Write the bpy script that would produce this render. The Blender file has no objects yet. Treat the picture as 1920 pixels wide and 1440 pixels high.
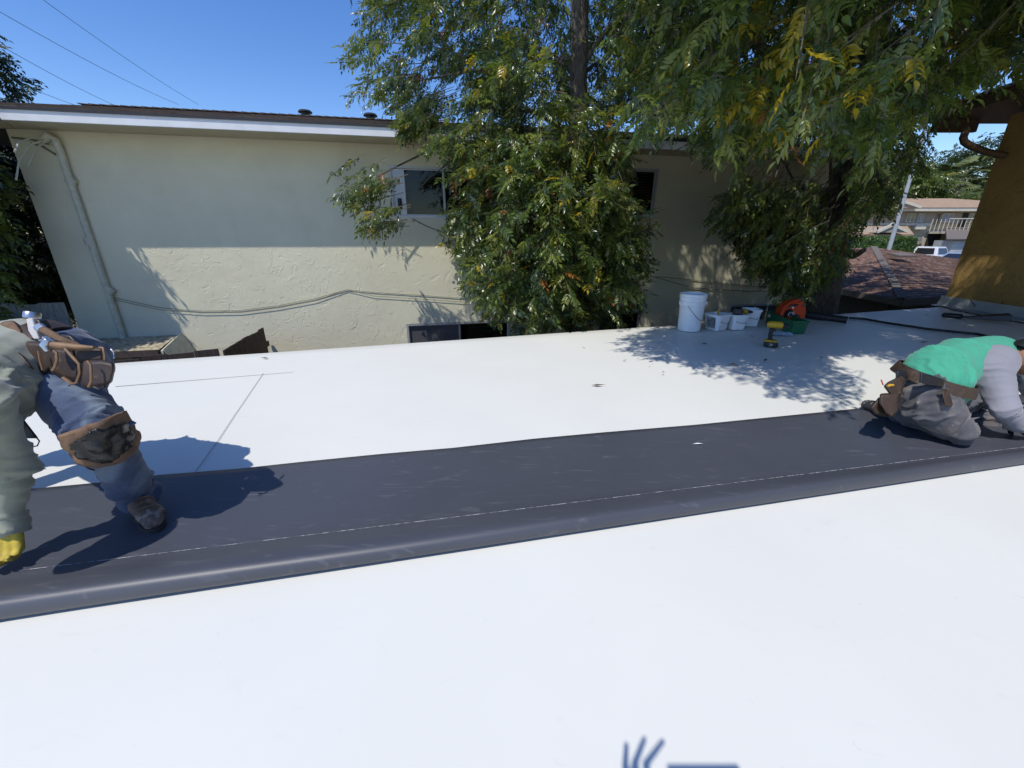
import bpy, bmesh, math, random
import numpy as np
from mathutils import Vector, Matrix, noise
random.seed(7); RNG = np.random.default_rng(11)
SC = bpy.context.scene; COL = SC.collection
rad = math.radians
# ------------------------------------------------------------------ camera
CAMZ = 1.1; PITCH = rad(20.0); FPX = 768.0
CP, SP = math.cos(PITCH), math.sin(PITCH)
cd = bpy.data.cameras.new('camera'); cam = bpy.data.objects.new('camera', cd); COL.objects.link(cam)
cam.location = (0, 0, CAMZ); cam.rotation_euler = (rad(90) - PITCH, 0, 0)
cd.sensor_fit = 'HORIZONTAL'; cd.sensor_width = 36; cd.lens = 36 * FPX / 1920
cd.clip_start = 0.02; cd.clip_end = 2000; SC.camera = cam
# ------------------------------------------------------------------ light
SUN = Vector((-.443, -.615, 1.235)).normalized()
EL = math.asin(SUN.z)
w = bpy.data.worlds.new('World'); SC.world = w; w.use_nodes = True
nt = w.node_tree; nt.nodes.clear()
sky = nt.nodes.new('ShaderNodeTexSky'); sky.sky_type = 'NISHITA'; sky.sun_disc = False
sky.sun_elevation = EL; sky.sun_rotation = math.atan2(SUN.x, SUN.y)
sky.air_density = 1.0; sky.dust_density = .25; sky.ozone_density = 3.0; sky.altitude = 100
bg = nt.nodes.new('ShaderNodeBackground'); bg.inputs[1].default_value = 0.134
wo = nt.nodes.new('ShaderNodeOutputWorld')
hsv = nt.nodes.new('ShaderNodeHueSaturation'); hsv.inputs['Saturation'].default_value = 1.26; hsv.inputs['Hue'].default_value = .512; nt.links.new(sky.outputs[0], hsv.inputs['Color']); nt.links.new(hsv.outputs[0], bg.inputs[0]); nt.links.new(bg.outputs[0], wo.inputs[0])
sl = bpy.data.lights.new('sun', 'SUN'); sl.energy = 2.85; sl.angle = rad(.55); sl.color = (1, .955, .88)
so = bpy.data.objects.new('sun', sl); COL.objects.link(so)
so.rotation_euler = SUN.to_track_quat('Z', 'Y').to_euler()
SC.view_settings.view_transform = 'Standard'; SC.view_settings.look = 'None'
SC.view_settings.exposure = 0.42; SC.view_settings.gamma = 1; SC.view_settings.use_curve_mapping = False
# ------------------------------------------------------------------ geometry helpers
CAM = Vector((0, 0, CAMZ))
def ray(u, v):
    x = (u - 960) / FPX; a = (720 - v) / FPX
    return Vector((x, CP + a * SP, -SP + a * CP))
def W(u, v, t): return CAM + ray(u, v) * t
def onz(u, v, z=0.0):
    r = ray(u, v); return CAM + r * ((z - CAMZ) / r.z)
def ony(u, v, y):
    r = ray(u, v); return CAM + r * (y / r.y)
YAW = rad(11.8); AX = Vector((math.cos(YAW), math.sin(YAW), 0)); MX = Vector((-math.sin(YAW), math.cos(YAW), 0)); WC = 7.7
def onwall(u, v, off=0.0):      # house-local (s, depth, z)
    r = ray(u, v); t = (WC - off) / r.dot(MX); p = CAM + r * t
    return Vector((p.dot(AX), -off, p.z))
def proj_np(P):
    x, y, z = P[:, 0], P[:, 1], P[:, 2] - CAMZ
    d = y * CP - z * SP; up = z * CP + y * SP
    dd = np.where(d > .05, d, .05)
    return 960 + FPX * x / dd, 720 - FPX * up / dd, d

def tag(o, label=None, cat=None, group=None, kind=None):
    if label: o['label'] = label
    if cat: o['category'] = cat
    if group: o['group'] = group
    if kind: o['kind'] = kind
    return o
def empty(name, loc=(0, 0, 0), rz=0, label=None, cat=None, group=None):
    o = bpy.data.objects.new(name, None); COL.objects.link(o); o.empty_display_size = .1
    o.location = loc; o.rotation_euler = (0, 0, rz); return tag(o, label, cat, group)
def link(name, me, mat=None, parent=None, smooth=False):
    o = bpy.data.objects.new(name, me); COL.objects.link(o)
    if mat is not None and not me.materials: me.materials.append(mat)
    if parent is not None: o.parent = parent
    if smooth and me.polygons: me.polygons.foreach_set('use_smooth', [True] * len(me.polygons))
    return o
def rel(o, p):   # geometry given in world coordinates, parent has its own transform
    o.matrix_parent_inverse = Matrix.LocRotScale(p.location, p.rotation_euler, None).inverted(); return o
class MB:
    def __init__(s): s.v = []; s.f = []; s.m = []; s.cur = 0
    def add(s, vs, fs):
        n = len(s.v); s.v += [tuple(v) for v in vs]; s.f += [tuple(i + n for i in f) for f in fs]; s.m += [s.cur] * len(fs); return s
    def box(s, c, size, R=None):
        c = Vector(c); h = [q / 2 for q in size]
        vs = []
        for x in (-1, 1):
            for y in (-1, 1):
                for z in (-1, 1):
                    p = Vector((x * h[0], y * h[1], z * h[2]))
                    if R is not None: p = R @ p
                    vs.append(c + p)
        return s.add(vs, [(0, 1, 3, 2), (4, 6, 7, 5), (0, 4, 5, 1), (2, 3, 7, 6), (0, 2, 6, 4), (1, 5, 7, 3)])
    def quad(s, a, b, c, d): return s.add([a, b, c, d], [(0, 1, 2, 3)])
    def tube(s, pts, r, n=8, cap=True, flat=None):
        pts = [Vector(p) for p in pts]; k = len(pts)
        rs = r if isinstance(r, (list, tuple)) else [r] * k
        prev = None; vs = []
        for i, p in enumerate(pts):
            t = (pts[min(i + 1, k - 1)] - pts[max(i - 1, 0)]).normalized()
            if prev is None:
                a = Vector((0, 0, 1)) if abs(t.z) < .9 else Vector((1, 0, 0)); a = (a - t * a.dot(t)).normalized()
            else:
                a = prev - t * prev.dot(t); a = a.normalized() if a.length > 1e-6 else prev
            prev = a; b = t.cross(a)
            for j in range(n):
                q = 2 * math.pi * j / n; o = a * math.cos(q) * rs[i] + b * math.sin(q) * rs[i]
                if flat: o = o - flat[0] * o.dot(flat[0]) * (1 - flat[1])
                vs.append(p + o)
        fs = []
        for i in range(k - 1):
            for j in range(n):
                fs.append((i * n + j, i * n + (j + 1) % n, (i + 1) * n + (j + 1) % n, (i + 1) * n + j))
        if cap: fs.append(tuple(range(n - 1, -1, -1))); fs.append(tuple((k - 1) * n + j for j in range(n)))
        return s.add(vs, fs)
    def lathe(s, prof, M=None, n=28):
        vs = []; fs = []
        for (r, z) in prof:
            for j in range(n):
                q = 2 * math.pi * j / n; p = Vector((r * math.cos(q), r * math.sin(q), z)); vs.append(M @ p if M else p)
        for i in range(len(prof) - 1):
            for j in range(n): fs.append((i * n + j, i * n + (j + 1) % n, (i + 1) * n + (j + 1) % n, (i + 1) * n + j))
        return s.add(vs, fs)
    def prism(s, poly, dvec):
        dv = Vector(dvec); n = len(poly); vs = [Vector(p) for p in poly] + [Vector(p) + dv for p in poly]
        fs = [tuple(range(n)), tuple(range(2 * n - 1, n - 1, -1))] + [(i, i + n, (i + 1) % n + n, (i + 1) % n) for i in range(n)]
        return s.add(vs, fs)
    def mesh(s, name, mats):
        me = bpy.data.meshes.new(name); me.from_pydata(s.v, [], s.f)
        for m in (mats if isinstance(mats, (list, tuple)) else [mats]): me.materials.append(m)
        if any(s.m): me.polygons.foreach_set('material_index', s.m)
        bm = bmesh.new(); bm.from_mesh(me); bmesh.ops.recalc_face_normals(bm, faces=bm.faces); bm.to_mesh(me); bm.free()
        return me
    def build(s, name, mats, parent=None, smooth=False, bevel=0, seg=2, autos=True):
        o = link(name, s.mesh(name, mats), None, parent, smooth)
        if bevel:
            b = o.modifiers.new('b', 'BEVEL'); b.width = bevel; b.segments = seg; b.limit_method = 'ANGLE'; b.angle_limit = rad(35)
        if smooth and autos:
            try: o.data.set_sharp_from_angle(angle=rad(42))
            except Exception: pass
        return o
# ------------------------------------------------------------------ materials
def mat(name, col, rough=.8, var=.12, vscale=6, bump=0, bscale=60, bdist=.01, metal=0, spec=.5, col2=None, mixscale=None, detail=4, coords='Object', trans=0, stretch=None, contrast=(.35, .65), sheen=0, coat=0):
    m = bpy.data.materials.new(name); m.use_nodes = True; t = m.node_tree; N = t.nodes; L = t.links
    b = N['Principled BSDF']; b.inputs['Roughness'].default_value = rough; b.inputs['Metallic'].default_value = metal
    b.inputs['Specular IOR Level'].default_value = spec
    if sheen: b.inputs['Sheen Weight'].default_value = sheen
    if coat: b.inputs['Coat Weight'].default_value = coat
    tc = N.new('ShaderNodeTexCoord'); src = tc.outputs[coords]
    if stretch:
        mp = N.new('ShaderNodeMapping'); mp.inputs['Scale'].default_value = stretch; L.new(src, mp.inputs[0]); src = mp.outputs[0]
    n1 = N.new('ShaderNodeTexNoise'); n1.inputs['Scale'].default_value = vscale; n1.inputs['Detail'].default_value = detail; L.new(src, n1.inputs['Vector'])
    c = tuple(col) + (1,); d = tuple(min(1, q * (1 - var)) for q in col) + (1,) if col2 is None else tuple(col2) + (1,)
    r = N.new('ShaderNodeValToRGB'); r.color_ramp.elements[0].position = contrast[0]; r.color_ramp.elements[1].position = contrast[1]
    r.color_ramp.elements[0].color = d; r.color_ramp.elements[1].color = c
    L.new(n1.outputs['Fac'], r.inputs[0]); L.new(r.outputs[0], b.inputs['Base Color'])
    if bump:
        n2 = N.new('ShaderNodeTexNoise'); n2.inputs['Scale'].default_value = bscale; n2.inputs['Detail'].default_value = 5; L.new(src, n2.inputs['Vector'])
        bp = N.new('ShaderNodeBump'); bp.inputs['Strength'].default_value = bump; bp.inputs['Distance'].default_value = bdist
        L.new(n2.outputs['Fac'], bp.inputs['Height']); L.new(bp.outputs[0], b.inputs['Normal'])
    m['b'] = 1
    return m
def nodes(m): return m.node_tree.nodes, m.node_tree.links, m.node_tree.nodes['Principled BSDF']

M = {}
M['membrane'] = mat('white_membrane', (.735, .735, .675), .5, .035, 1.3, .12, 3.0, .01, spec=.35)
N_, L_, B_ = nodes(M['membrane'])      # faint scuffs and dust drifting near the far corner
def overlay(m, col, scale, lo, hi, strength=1, distort=0, stretch=None, coords='Object', detail=6):
    N, L, b = nodes(m); base = b.inputs['Base Color'].links[0].from_socket
    tc = N.new('ShaderNodeTexCoord'); src = tc.outputs[coords]
    if stretch:
        mp = N.new('ShaderNodeMapping'); mp.inputs['Scale'].default_value = stretch; L.new(src, mp.inputs[0]); src = mp.outputs[0]
    n = N.new('ShaderNodeTexNoise'); n.inputs['Scale'].default_value = scale; n.inputs['Detail'].default_value = detail; n.inputs['Distortion'].default_value = distort
    L.new(src, n.inputs['Vector'])
    r = N.new('ShaderNodeMapRange'); r.inputs['From Min'].default_value = lo; r.inputs['From Max'].default_value = hi; r.inputs['To Max'].default_value = strength
    L.new(n.outputs['Fac'], r.inputs['Value'])
    mx = N.new('ShaderNodeMix'); mx.data_type = 'RGBA'; L.new(r.outputs[0], mx.inputs['Factor']); L.new(base, mx.inputs['A']); mx.inputs['B'].default_value = tuple(col) + (1,)
    L.new(mx.outputs['Result'], b.inputs['Base Color']); return r
overlay(M['membrane'], (.56, .56, .53), 4, .64, .82, .35, 2.5, (1, 2, 1))
overlay(M['membrane'], (.55, .55, .54), 31, .70, .76, .35, 0)
M['charcoal'] = mat('charcoal_membrane', (.068, .073, .090), .47, .12, 1.4, .08, 240, .002, spec=.55)
overlay(M['charcoal'], (.17, .17, .19), 3.2, .60, .74, .45, 2.5, (1, 5, 1))
overlay(M['charcoal'], (.15, .15, .17), 11, .68, .76, .35, 1.6, (1, 3, 1))
M['fold_white'] = mat('membrane_top_face', (.78, .79, .80), .45, .03)
M['chalk'] = mat('chalk', (.55, .55, .57), .9, .5, 45, contrast=(.42, .58), col2=(.14, .14, .17))
M['pencil'] = mat('pencil', (.03, .03, .03), .8)
# stucco with trowelled ridges
def stucco(name, col, col2, strength=.5, sc=5.5, fine=90):
    m = mat(name, col, .9, .1, 1.2, col2=col2, spec=.2); N, L, b = nodes(m)
    tc = N.new('ShaderNodeTexCoord')
    n = N.new('ShaderNodeTexNoise'); n.inputs['Scale'].default_value = sc; n.inputs['Detail'].default_value = 3.5; n.inputs['Distortion'].default_value = 1.6; n.inputs['Roughness'].default_value = .55
    L.new(tc.outputs['Object'], n.inputs['Vector'])
    r = N.new('ShaderNodeValToRGB'); e = r.color_ramp.elements
    e[0].position = .345; e[0].color = (.1, .1, .1, 1); e[1].position = .365; e[1].color = (.55, .55, .55, 1)
    for p, c in ((.595, .55), (.61, .95), (.66, .8), (.72, .6)):
        q = e.new(p); q.color = (c, c, c, 1)
    L.new(n.outputs['Fac'], r.inputs[0])
    f = N.new('ShaderNodeTexNoise'); f.inputs['Scale'].default_value = fine; f.inputs['Detail'].default_value = 3; L.new(tc.outputs['Object'], f.inputs['Vector'])
    lg = N.new('ShaderNodeTexNoise'); lg.inputs['Scale'].default_value = 11; lg.inputs['Detail'].default_value = 2; L.new(tc.outputs['Object'], lg.inputs['Vector'])
    a = N.new('ShaderNodeMath'); a.operation = 'MULTIPLY_ADD'; a.inputs[1].default_value = .12; L.new(f.outputs['Fac'], a.inputs[0]); L.new(r.outputs[0], a.inputs[2])
    a2 = N.new('ShaderNodeMath'); a2.operation = 'MULTIPLY_ADD'; a2.inputs[1].default_value = .35; L.new(lg.outputs['Fac'], a2.inputs[0]); L.new(a.outputs[0], a2.inputs[2])
    bp = N.new('ShaderNodeBump'); bp.inputs['Strength'].default_value = strength; bp.inputs['Distance'].default_value = .02
    L.new(a2.outputs[0], bp.inputs['Height']); L.new(bp.outputs[0], b.inputs['Normal']); return m
M['stucco'] = stucco('olive_cream_stucco', (.73, .69, .51), (.67, .63, .465), .42, 3.6)
overlay(M['stucco'], (.54, .47, .36), .9, .55, .75, .35, 1)
M['soffit'] = mat('tan_soffit_paint', (.58, .52, .38), .8, .1, 8)
M['orange_stucco'] = stucco('ochre_stucco', (.46, .29, .10), (.40, .25, .085), .8, 30, 160)
overlay(M['orange_stucco'], (.28, .18, .075), 2.0, .5, .7, .5, 1)
M['white_paint'] = mat('white_fascia_paint', (.74, .75, .76), .55, .08, 5, .05, 40)
overlay(M['white_paint'], (.45, .43, .4), 9, .62, .75, .4, 1, (1, 1, 4))
M['black_drip'] = mat('black_drip_edge', (.025, .025, .028), .5)
M['shingle_a'] = mat('brown_asphalt_shingle', (.115, .085, .068), .95, .3, 9, .3, 300, .004, col2=(.07, .055, .048))
M['shingle_b'] = mat('weathered_shingle', (.16, .125, .10), .95, .3, 14, .3, 300, .004, col2=(.09, .07, .06))
M['shingle_red'] = mat('red_brown_shingle', (.20, .115, .08), .95, .3, 16, .4, 200, .006, col2=(.12, .07, .05))
M['shingle_red2'] = mat('faded_red_shingle', (.28, .175, .13), .95, .3, 16, .4, 200, .006, col2=(.18, .11, .08))
M['hip_cap'] = mat('grey_hip_cap', (.17, .145, .125), .95, .2, 20)
M['conduit'] = mat('painted_conduit', (.60, .59, .46), .55, .2, 12, .1, 50, col2=(.48, .47, .37))
M['cable'] = mat('painted_cable', (.20, .19, .14), .7)
M['black_cable'] = mat('black_cable', (.015, .015, .017), .5)
M['line'] = mat('power_line', (.03, .035, .045), .6)
M['alu'] = mat('aluminium_frame', (.55, .56, .57), .4, .1, 20, metal=.25)
M['glass'] = mat('window_glass', (.018, .02, .024), .06, .1, 3, spec=.9)
M['glass_thin'] = mat('thin_window_glass', (.5, .52, .52), .05); _N, _L, _B = nodes(M['glass_thin'])
_t = _N.new('ShaderNodeBsdfTransparent'); _t.inputs[0].default_value = (.50, .54, .54, 1); _g = _N.new('ShaderNodeBsdfGlossy'); _g.inputs['Roughness'].default_value = .03; _f = _N.new('ShaderNodeFresnel'); _f.inputs[0].default_value = 1.4; _m = _N.new('ShaderNodeMixShader')
_L.new(_f.outputs[0], _m.inputs[0]); _L.new(_t.outputs[0], _m.inputs[1]); _L.new(_g.outputs[0], _m.inputs[2]); _L.new(_m.outputs[0], _N['Material Output'].inputs[0])
M['screen'] = mat('insect_screen', (.085, .085, .09), .6, .15, 60)
M['blind'] = mat('window_blind', (.62, .62, .60), .6)
M['curtain'] = mat('curtain', (.35, .33, .36), .9, .2, 20)
M['old_wood'] = mat('weathered_grey_wood', (.42, .40, .36), .9, .3, 14, .5, 40, .01, col2=(.26, .24, .21), stretch=(6, 6, .6))
M['dark_wood'] = mat('dark_stained_fence_wood', (.085, .06, .05), .85, .3, 14, .5, 40, .01, col2=(.04, .03, .026), stretch=(6, 6, .6))
M['brown_trim'] = mat('brown_painted_trim', (.10, .06, .03), .7, .3, 20, .2, 60)
M['flashing'] = mat('grey_base_flashing', (.40, .42, .43), .5, .15, 6, .08, 20)
M['soil'] = mat('bare_soil', (.085, .065, .045), 1, .4, 2, .6, 20, .05, coords='Generated')
def leafmat(name, tr=.40, rough=.28, spec=.75):
    m = bpy.data.materials.new(name); m.use_nodes = True; N = m.node_tree.nodes; L = m.node_tree.links; b = N['Principled BSDF']
    b.inputs['Roughness'].default_value = rough; b.inputs['Specular IOR Level'].default_value = spec
    at = N.new('ShaderNodeAttribute'); at.attribute_name = 'tint'
    L.new(at.outputs['Color'], b.inputs['Base Color'])
    t = N.new('ShaderNodeBsdfTranslucent'); hs = N.new('ShaderNodeHueSaturation'); hs.inputs['Hue'].default_value = .485; hs.inputs['Saturation'].default_value = 1.15; hs.inputs['Value'].default_value = 1.5
    L.new(at.outputs['Color'], hs.inputs['Color']); L.new(hs.outputs[0], t.inputs[0])
    mx = N.new('ShaderNodeMixShader'); mx.inputs[0].default_value = tr
    L.new(b.outputs[0], mx.inputs[1]); L.new(t.outputs[0], mx.inputs[2]); L.new(mx.outputs[0], N['Material Output'].inputs[0]); return m
M['leaf'] = leafmat('ash_leaf'); M['leaf_dark'] = leafmat('dark_leaf', .15, .5, .4)
M['bark'] = mat('grey_bark', (.17, .145, .115), .95, .4, 10, .9, 22, .03, col2=(.075, .062, .05), stretch=(3, 3, .8))
M['twig'] = mat('twig', (.12, .10, .07), .9)
# ------------------------------------------------------------------ ground and far terrain
n = 60; vs = []; fs = []
def gz(x, y):
    d = max(y, x * .8); k = min(max((d - 12) / 16, 0), 1); k = k * k * (3 - 2 * k); return -2.5 + .95 * k
gx = [-400, -200, -100, -60] + list(np.linspace(-40, 80, 49)) + [120, 200, 400, 900]
gy = [-300, -100, -40] + list(np.linspace(-20, 80, 41)) + [120, 200, 400, 1200]
for y in gy:
    for x in gx: vs.append((x, y, gz(x, y)))
for j in range(len(gy) - 1):
    for i in range(len(gx) - 1):
        a = j * len(gx) + i; fs.append((a, a + 1, a + 1 + len(gx), a + len(gx)))
me = bpy.data.meshes.new('ground'); me.from_pydata(vs, [], fs); M['ground'] = mat('ground_cover', (.16, .14, .10), 1, .4, .35, .4, 3, .05, col2=(.07, .075, .04))
tag(link('ground', me, M['ground']), kind='structure')
mb = MB(); mb.quad((14, 29.5, -1.545), (120, 29.5, -1.545), (120, 36.5, -1.545), (14, 36.5, -1.545))
tag(mb.build('road', mat('asphalt', (.075, .075, .078), .9, .2, 3)), kind='structure')
# ------------------------------------------------------------------ our building: low roof, membrane
E0 = onz(220, 680); E1 = onz(1770, 575); ed = (E1 - E0).normalized(); en = Vector((-ed.y, ed.x, 0))
def edge_y(x): return E0.y + (x - E0.x) * ed.y / ed.x
EL_ = E0 - ed * 7.5; ER = E0 + ed * 17
base = empty('low_building', (0, 0, -2.5), label='low flat-roofed building with ochre walls under the white membrane', cat='building')
mb = MB(); ring = [(EL_.x, EL_.y), (ER.x, ER.y), (ER.x, -8), (EL_.x, -8)]
ins = [(EL_.x + .1, EL_.y - .12), (ER.x - .1, ER.y - .12), (ER.x - .1, -7.9), (EL_.x + .1, -7.9)]
mb.prism([(x, y, -2.5) for x, y in ins], (0, 0, 2.30)); rel(mb.build('wall', M['orange_stucco'], base), base)
mb = MB()
# membrane: top surface fine grid strip with gentle undulation, then skirt
nx, ny = 90, 60; vs = []; fs = []
def mz(x, y):
    return .0035 * noise.noise(Vector((x * .7, y * .9, 0))) + .0015 * noise.noise(Vector((x * 3, y * 3, 5))) - .004
for j in range(ny + 1):
    for i in range(nx + 1):
        x = EL_.x + (ER.x - EL_.x) * i / nx; ye = edge_y(x); y = -8 + (ye + 8) * (j / ny) ** .8
        vs.append((x, y, mz(x, y) if j < ny else -.004))
for j in range(ny):
    for i in range(nx):
        a = j * (nx + 1) + i; fs.append((a, a + 1, a + nx + 2, a + nx + 1))
o0 = len(vs); last = ny * (nx + 1)
for i in range(nx + 1):
    v = vs[last + i]; vs.append((v[0], v[1] + .025, -.02)); vs.append((v[0], v[1] + .03, -.11)); vs.append((v[0], v[1] - .05, -.115))
for i in range(nx):
    a = last + i; b_ = o0 + 3 * i
    fs.append((a, a + 1, b_ + 3, b_)); fs.append((b_, b_ + 3, b_ + 4, b_ + 1)); fs.append((b_ + 1, b_ + 4, b_ + 5, b_ + 2))
me = bpy.data.meshes.new('roof'); me.from_pydata(vs, [], fs)
roof = link('roof', me, M['membrane'], None, True); tag(roof, kind='structure')
mb = MB(); mb.prism([(x, y, -.198) for x, y in ins], (0, 0, .17)); d = mb.build('roof_deck', M['white_paint'], None); tag(d, kind='structure')
# lap seams welded between membrane sheets
def seam(pts, wdt=.012, h=.003, name='lap_seam', m=None, parent=None, z=0.0):
    mb = MB(); P = [Vector(p) for p in pts]
    for a, b in zip(P[:-1], P[1:]):
        d = (b - a).normalized(); s = Vector((-d.y, d.x, 0)) * wdt / 2
        for k in (0,):
            mb.add([a - s + Vector((0, 0, z)), b - s + Vector((0, 0, z)), b + s + Vector((0, 0, z)), a + s + Vector((0, 0, z)),
                    a - s * .2 + Vector((0, 0, z + h)), b - s * .2 + Vector((0, 0, z + h)), b + s * .6 + Vector((0, 0, z + h)), a + s * .6 + Vector((0, 0, z + h))],
                   [(0, 1, 5, 4), (4, 5, 6, 7), (7, 6, 2, 3)])
    return mb.build(name, m or M['membrane'], parent)
q = onz(190, 724); q2 = q + ed * 11
q = onz(215, 724); seam([q, q + ed * 1.25], .02, .0003, parent=roof, z=.0004)
# pencil layout line on the white membrane
mb = MB(); pp = [onz(u, v, .0) for u, v in ((494, 700), (470, 735), (440, 779), (405, 832), (367, 884))]
for a, b in zip(pp[:-1], pp[1:]):
    d = (b - a).normalized(); s = Vector((-d.y, d.x, 0)) * .0013; z = Vector((0, 0, .0015))
    mb.quad(a - s + z, b - s + z, b + s + z, a + s + z)
mb.build('layout_line', M['pencil'], roof)
# ------------------------------------------------------------------ folded-over membrane: dark underside up
far = [(-260, 948), (-60, 930), (60, 918), (200, 905), (300, 892), (400, 884), (450, 880), (560, 868), (640, 860), (720, 852), (850, 841), (1000, 824), (1130, 812), (1300, 798), (1450, 783), (1640, 764), (1800, 750), (2000, 733), (2300, 708)]
near = [(-260, 1214), (-120, 1192), (0, 1171), (160, 1146), (400, 1109), (700, 1063), (1000, 1017), (1300, 970), (1600, 923), (1920, 873), (2300, 812)]
def interp(L, u):
    for (a, b), (c, d) in zip(L[:-1], L[1:]):
        if u <= c: return b + (d - b) * (u - a) / (c - a)
    return L[-1][1]
fold = empty('folded_membrane', (0, 0, 0), label='long membrane strip folded over with its charcoal underside facing up across the white roof', cat='roofing membrane')
nu = 150; vs = []; fs = []; K = None; prof_cols = []
for i in range(nu + 1):
    u = -250 + 2500 * i / nu
    a = onz(u, interp(far, u)); b = onz(u - 0, interp(near, u))
    # cross-section in the direction far->near
    D = b - a; Ln = D.length; D.normalize()
    hb = .056 - .008 * min(1, max(0, u / 2000)) + .003 * noise.noise(Vector((u * .002, 0, 0)))
    bump = .004 * noise.noise(Vector((u * .006, 3, 0)))
    pts = []
    for k in range(15):
        f = k / 14; L_k = (Ln - .25) * f
        rise = .012 * max(0, (f - .55) / .45) ** 2
        pts.append((L_k, .004 + rise + abs(bump) * math.sin(f * 3.1) + .002 * abs(noise.noise(Vector((u * .004, f * 3, 1)))) * math.sin(math.pi * min(1, f * 1.02))))
    x0, z0 = pts[-1]
    cx = Ln - hb * .62; R = hb
    for k in range(1, 9):    # ramp to the round of the fold
        f = k / 9; s_ = f * f * (3 - 2 * f); pts.append((x0 + (cx - x0) * f, z0 + (2 * R * .62 + .002 - z0) * s_))
    for k in range(0, 11):
        q = math.pi * k / 10; pts.append((cx + R * .62 * math.sin(q), .002 + R * .62 * (1 + math.cos(q))))
    for k in range(1, 4): pts.append((cx - .06 * k, .002))
    K = len(pts)
    for (l, z) in pts: p = a + D * l; vs.append((p.x, p.y, z))
for i in range(nu):
    for k in range(K - 1):
        q = i * K + k; fs.append((q, q + 1, q + K + 1, q + K))
me = bpy.data.meshes.new('underside_sheet'); me.from_pydata(vs, [], fs)
sh = link('underside_sheet', me, M['charcoal'], fold, True)
sol = sh.modifiers.new('s', 'SOLIDIFY'); sol.thickness = .0018; sol.offset = 0
# chalk line along the sheet
mb = MB(); row = []
for i in range(nu + 1):
    u = 20 + (2230 - 0) * i / nu; v = 1074 - .1228 * u
    if u > 2100: break
    r = ray(u, v); 
    # find height of the sheet here
    a = onz(u, interp(far, u)); b = onz(u, interp(near, u)); D = (b - a); Ln = D.length; D.normalize()
    z = .02
    for _ in range(3):
        p = onz(u, v, z); l = (p - a).dot(D); f = min(1, max(0, l / (Ln - .25)))
        z = .004 + .012 * max(0, (f - .55) / .45) ** 2
        if l > Ln - .25:
            g = min(1, (l - (Ln - .25)) / (.25 - .035)); z += (.064 - z) * g * g * (3 - 2 * g)
    row.append(onz(u, v, z + .0045))
for i, (a, b) in enumerate(zip(row[:-1], row[1:])):
    d = (b - a).normalized(); s = Vector((-d.y, d.x, 0)) * (.0011 if i % 5 else .0006)
    mb.quad(a - s, b - s, b + s, a + s)
mb.build('chalk_line', M['chalk'], fold)

# ------------------------------------------------------------------ right upper storey (ochre)
up = empty('ochre_upper_storey', (7.08, 6.77, 0), label='ochre stucco upper storey wall rising from the roof at the right edge', cat='building')
mb = MB(); mb.box((7.08 + 3, 6.77 - 5.5, 1.35), (6, 11, 2.7)); rel(mb.build('wall', M['orange_stucco'], up), up)
mb = MB(); mb.prism([(7.078, 6.79, .17), (7.0, 6.80, .0), (7.0, -4.2, .0), (7.078, -4.2, .17)], (0, 0, .0))
mb = MB()
mb.add([(7.075, 6.83, .16), (7.06, 6.85, .02), (6.98, 6.87, .003), (7.075, -4.2, .16), (7.06, -4.2, .02), (6.98, -4.2, .003)], [(0, 1, 4, 3), (1, 2, 5, 4)])
mb.add([(7.075, 6.83, .16), (7.06, 6.85, .02), (13, 6.85, .02), (13, 6.83, .16)], [(0, 1, 2, 3)])
o = rel(mb.build('base_flashing', M['flashing'], up), up); o.modifiers.new('s', 'SOLIDIFY').thickness = .004
for k in range(6):
    mb = MB(); mb.box((7.062, 6.4 - k * .95, .09), (.012, .022, .13)); rel(mb.build('flashing_joint', M['flashing'], up), up)
mb = MB(); mb.prism([(6.38, 7.45, 2.74), (13.5, 7.45, 2.74), (13.5, -4.5, 2.74), (6.38, -4.5, 2.74)], (0, 0, .14)); rel(mb.build('eave', M['brown_trim'], up, bevel=.006), up)
mb = MB(); mb.add([(6.33, 7.5, 2.884), (13.6, 7.5, 2.884), (13.6, -4.6, 2.884), (6.33, -4.6, 2.884), (10, 3.8, 4.1), (10, -2, 4.1)], [(0, 1, 4), (1, 2, 5, 4), (2, 3, 5), (3, 0, 4, 5), (0, 3, 2, 1)])
rel(mb.build('shingled_roof', M['shingle_a'], up), up)
for k in range(9):
    mb = MB(); y = 7.2 - k * 1.2; mb.box((6.74, y, 2.655), (.66, .06, .165)); rel(mb.build('rafter_tail', M['brown_trim'], up, bevel=.004), up)
pts = [W(1885, 292, 5.72), W(1850, 285, 5.75), W(1817, 272, 5.78), W(1808, 266, 5.79), W(1806, 258, 5.79), W(1812, 243, 5.80)]
mb = MB(); mb.tube(pts, .045, 10); rel(mb.build('vent_pipe', M['brown_trim'], up, True), up)

# ------------------------------------------------------------------ neighbouring two-storey house
house = empty('neighbour_house', (MX.x * WC, MX.y * WC, 0), YAW, 'two-storey olive cream stucco house with white fascia behind the roof', 'building')
SL, SR, DEP = -5.43, 8.5, 9.0; ZE = 2.46; ZB = -2.5
wins = []
def rect(uvs):
    P = [onwall(u, v) for u, v in uvs]; return min(p.x for p in P), max(p.x for p in P), min(p.z for p in P), max(p.z for p in P)
r1 = rect([(732, 310), (737, 408)]); w1 = (r1[0], r1[0] + 1.75, r1[2], r1[3])
r2 = rect([(1236, 316), (1226, 409)]); w2 = (r2[1] - 1.35, r2[1], r2[2], r2[3])
r3 = rect([(762, 608)]); w3 = (r3[0], r3[0] + 1.95, r3[3] - 1.0, r3[3])
r4 = rect([(1204, 583)]); w4 = (r4[1] - .95, r4[1], r4[3] - .8, r4[3])
r5 = rect([(1370, 573), (1470, 568)]); w5 = (r5[0], r5[1], r5[3] - 1.0, r5[3])
WINS = [w1, w2, w3, w4, w5]
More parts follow.
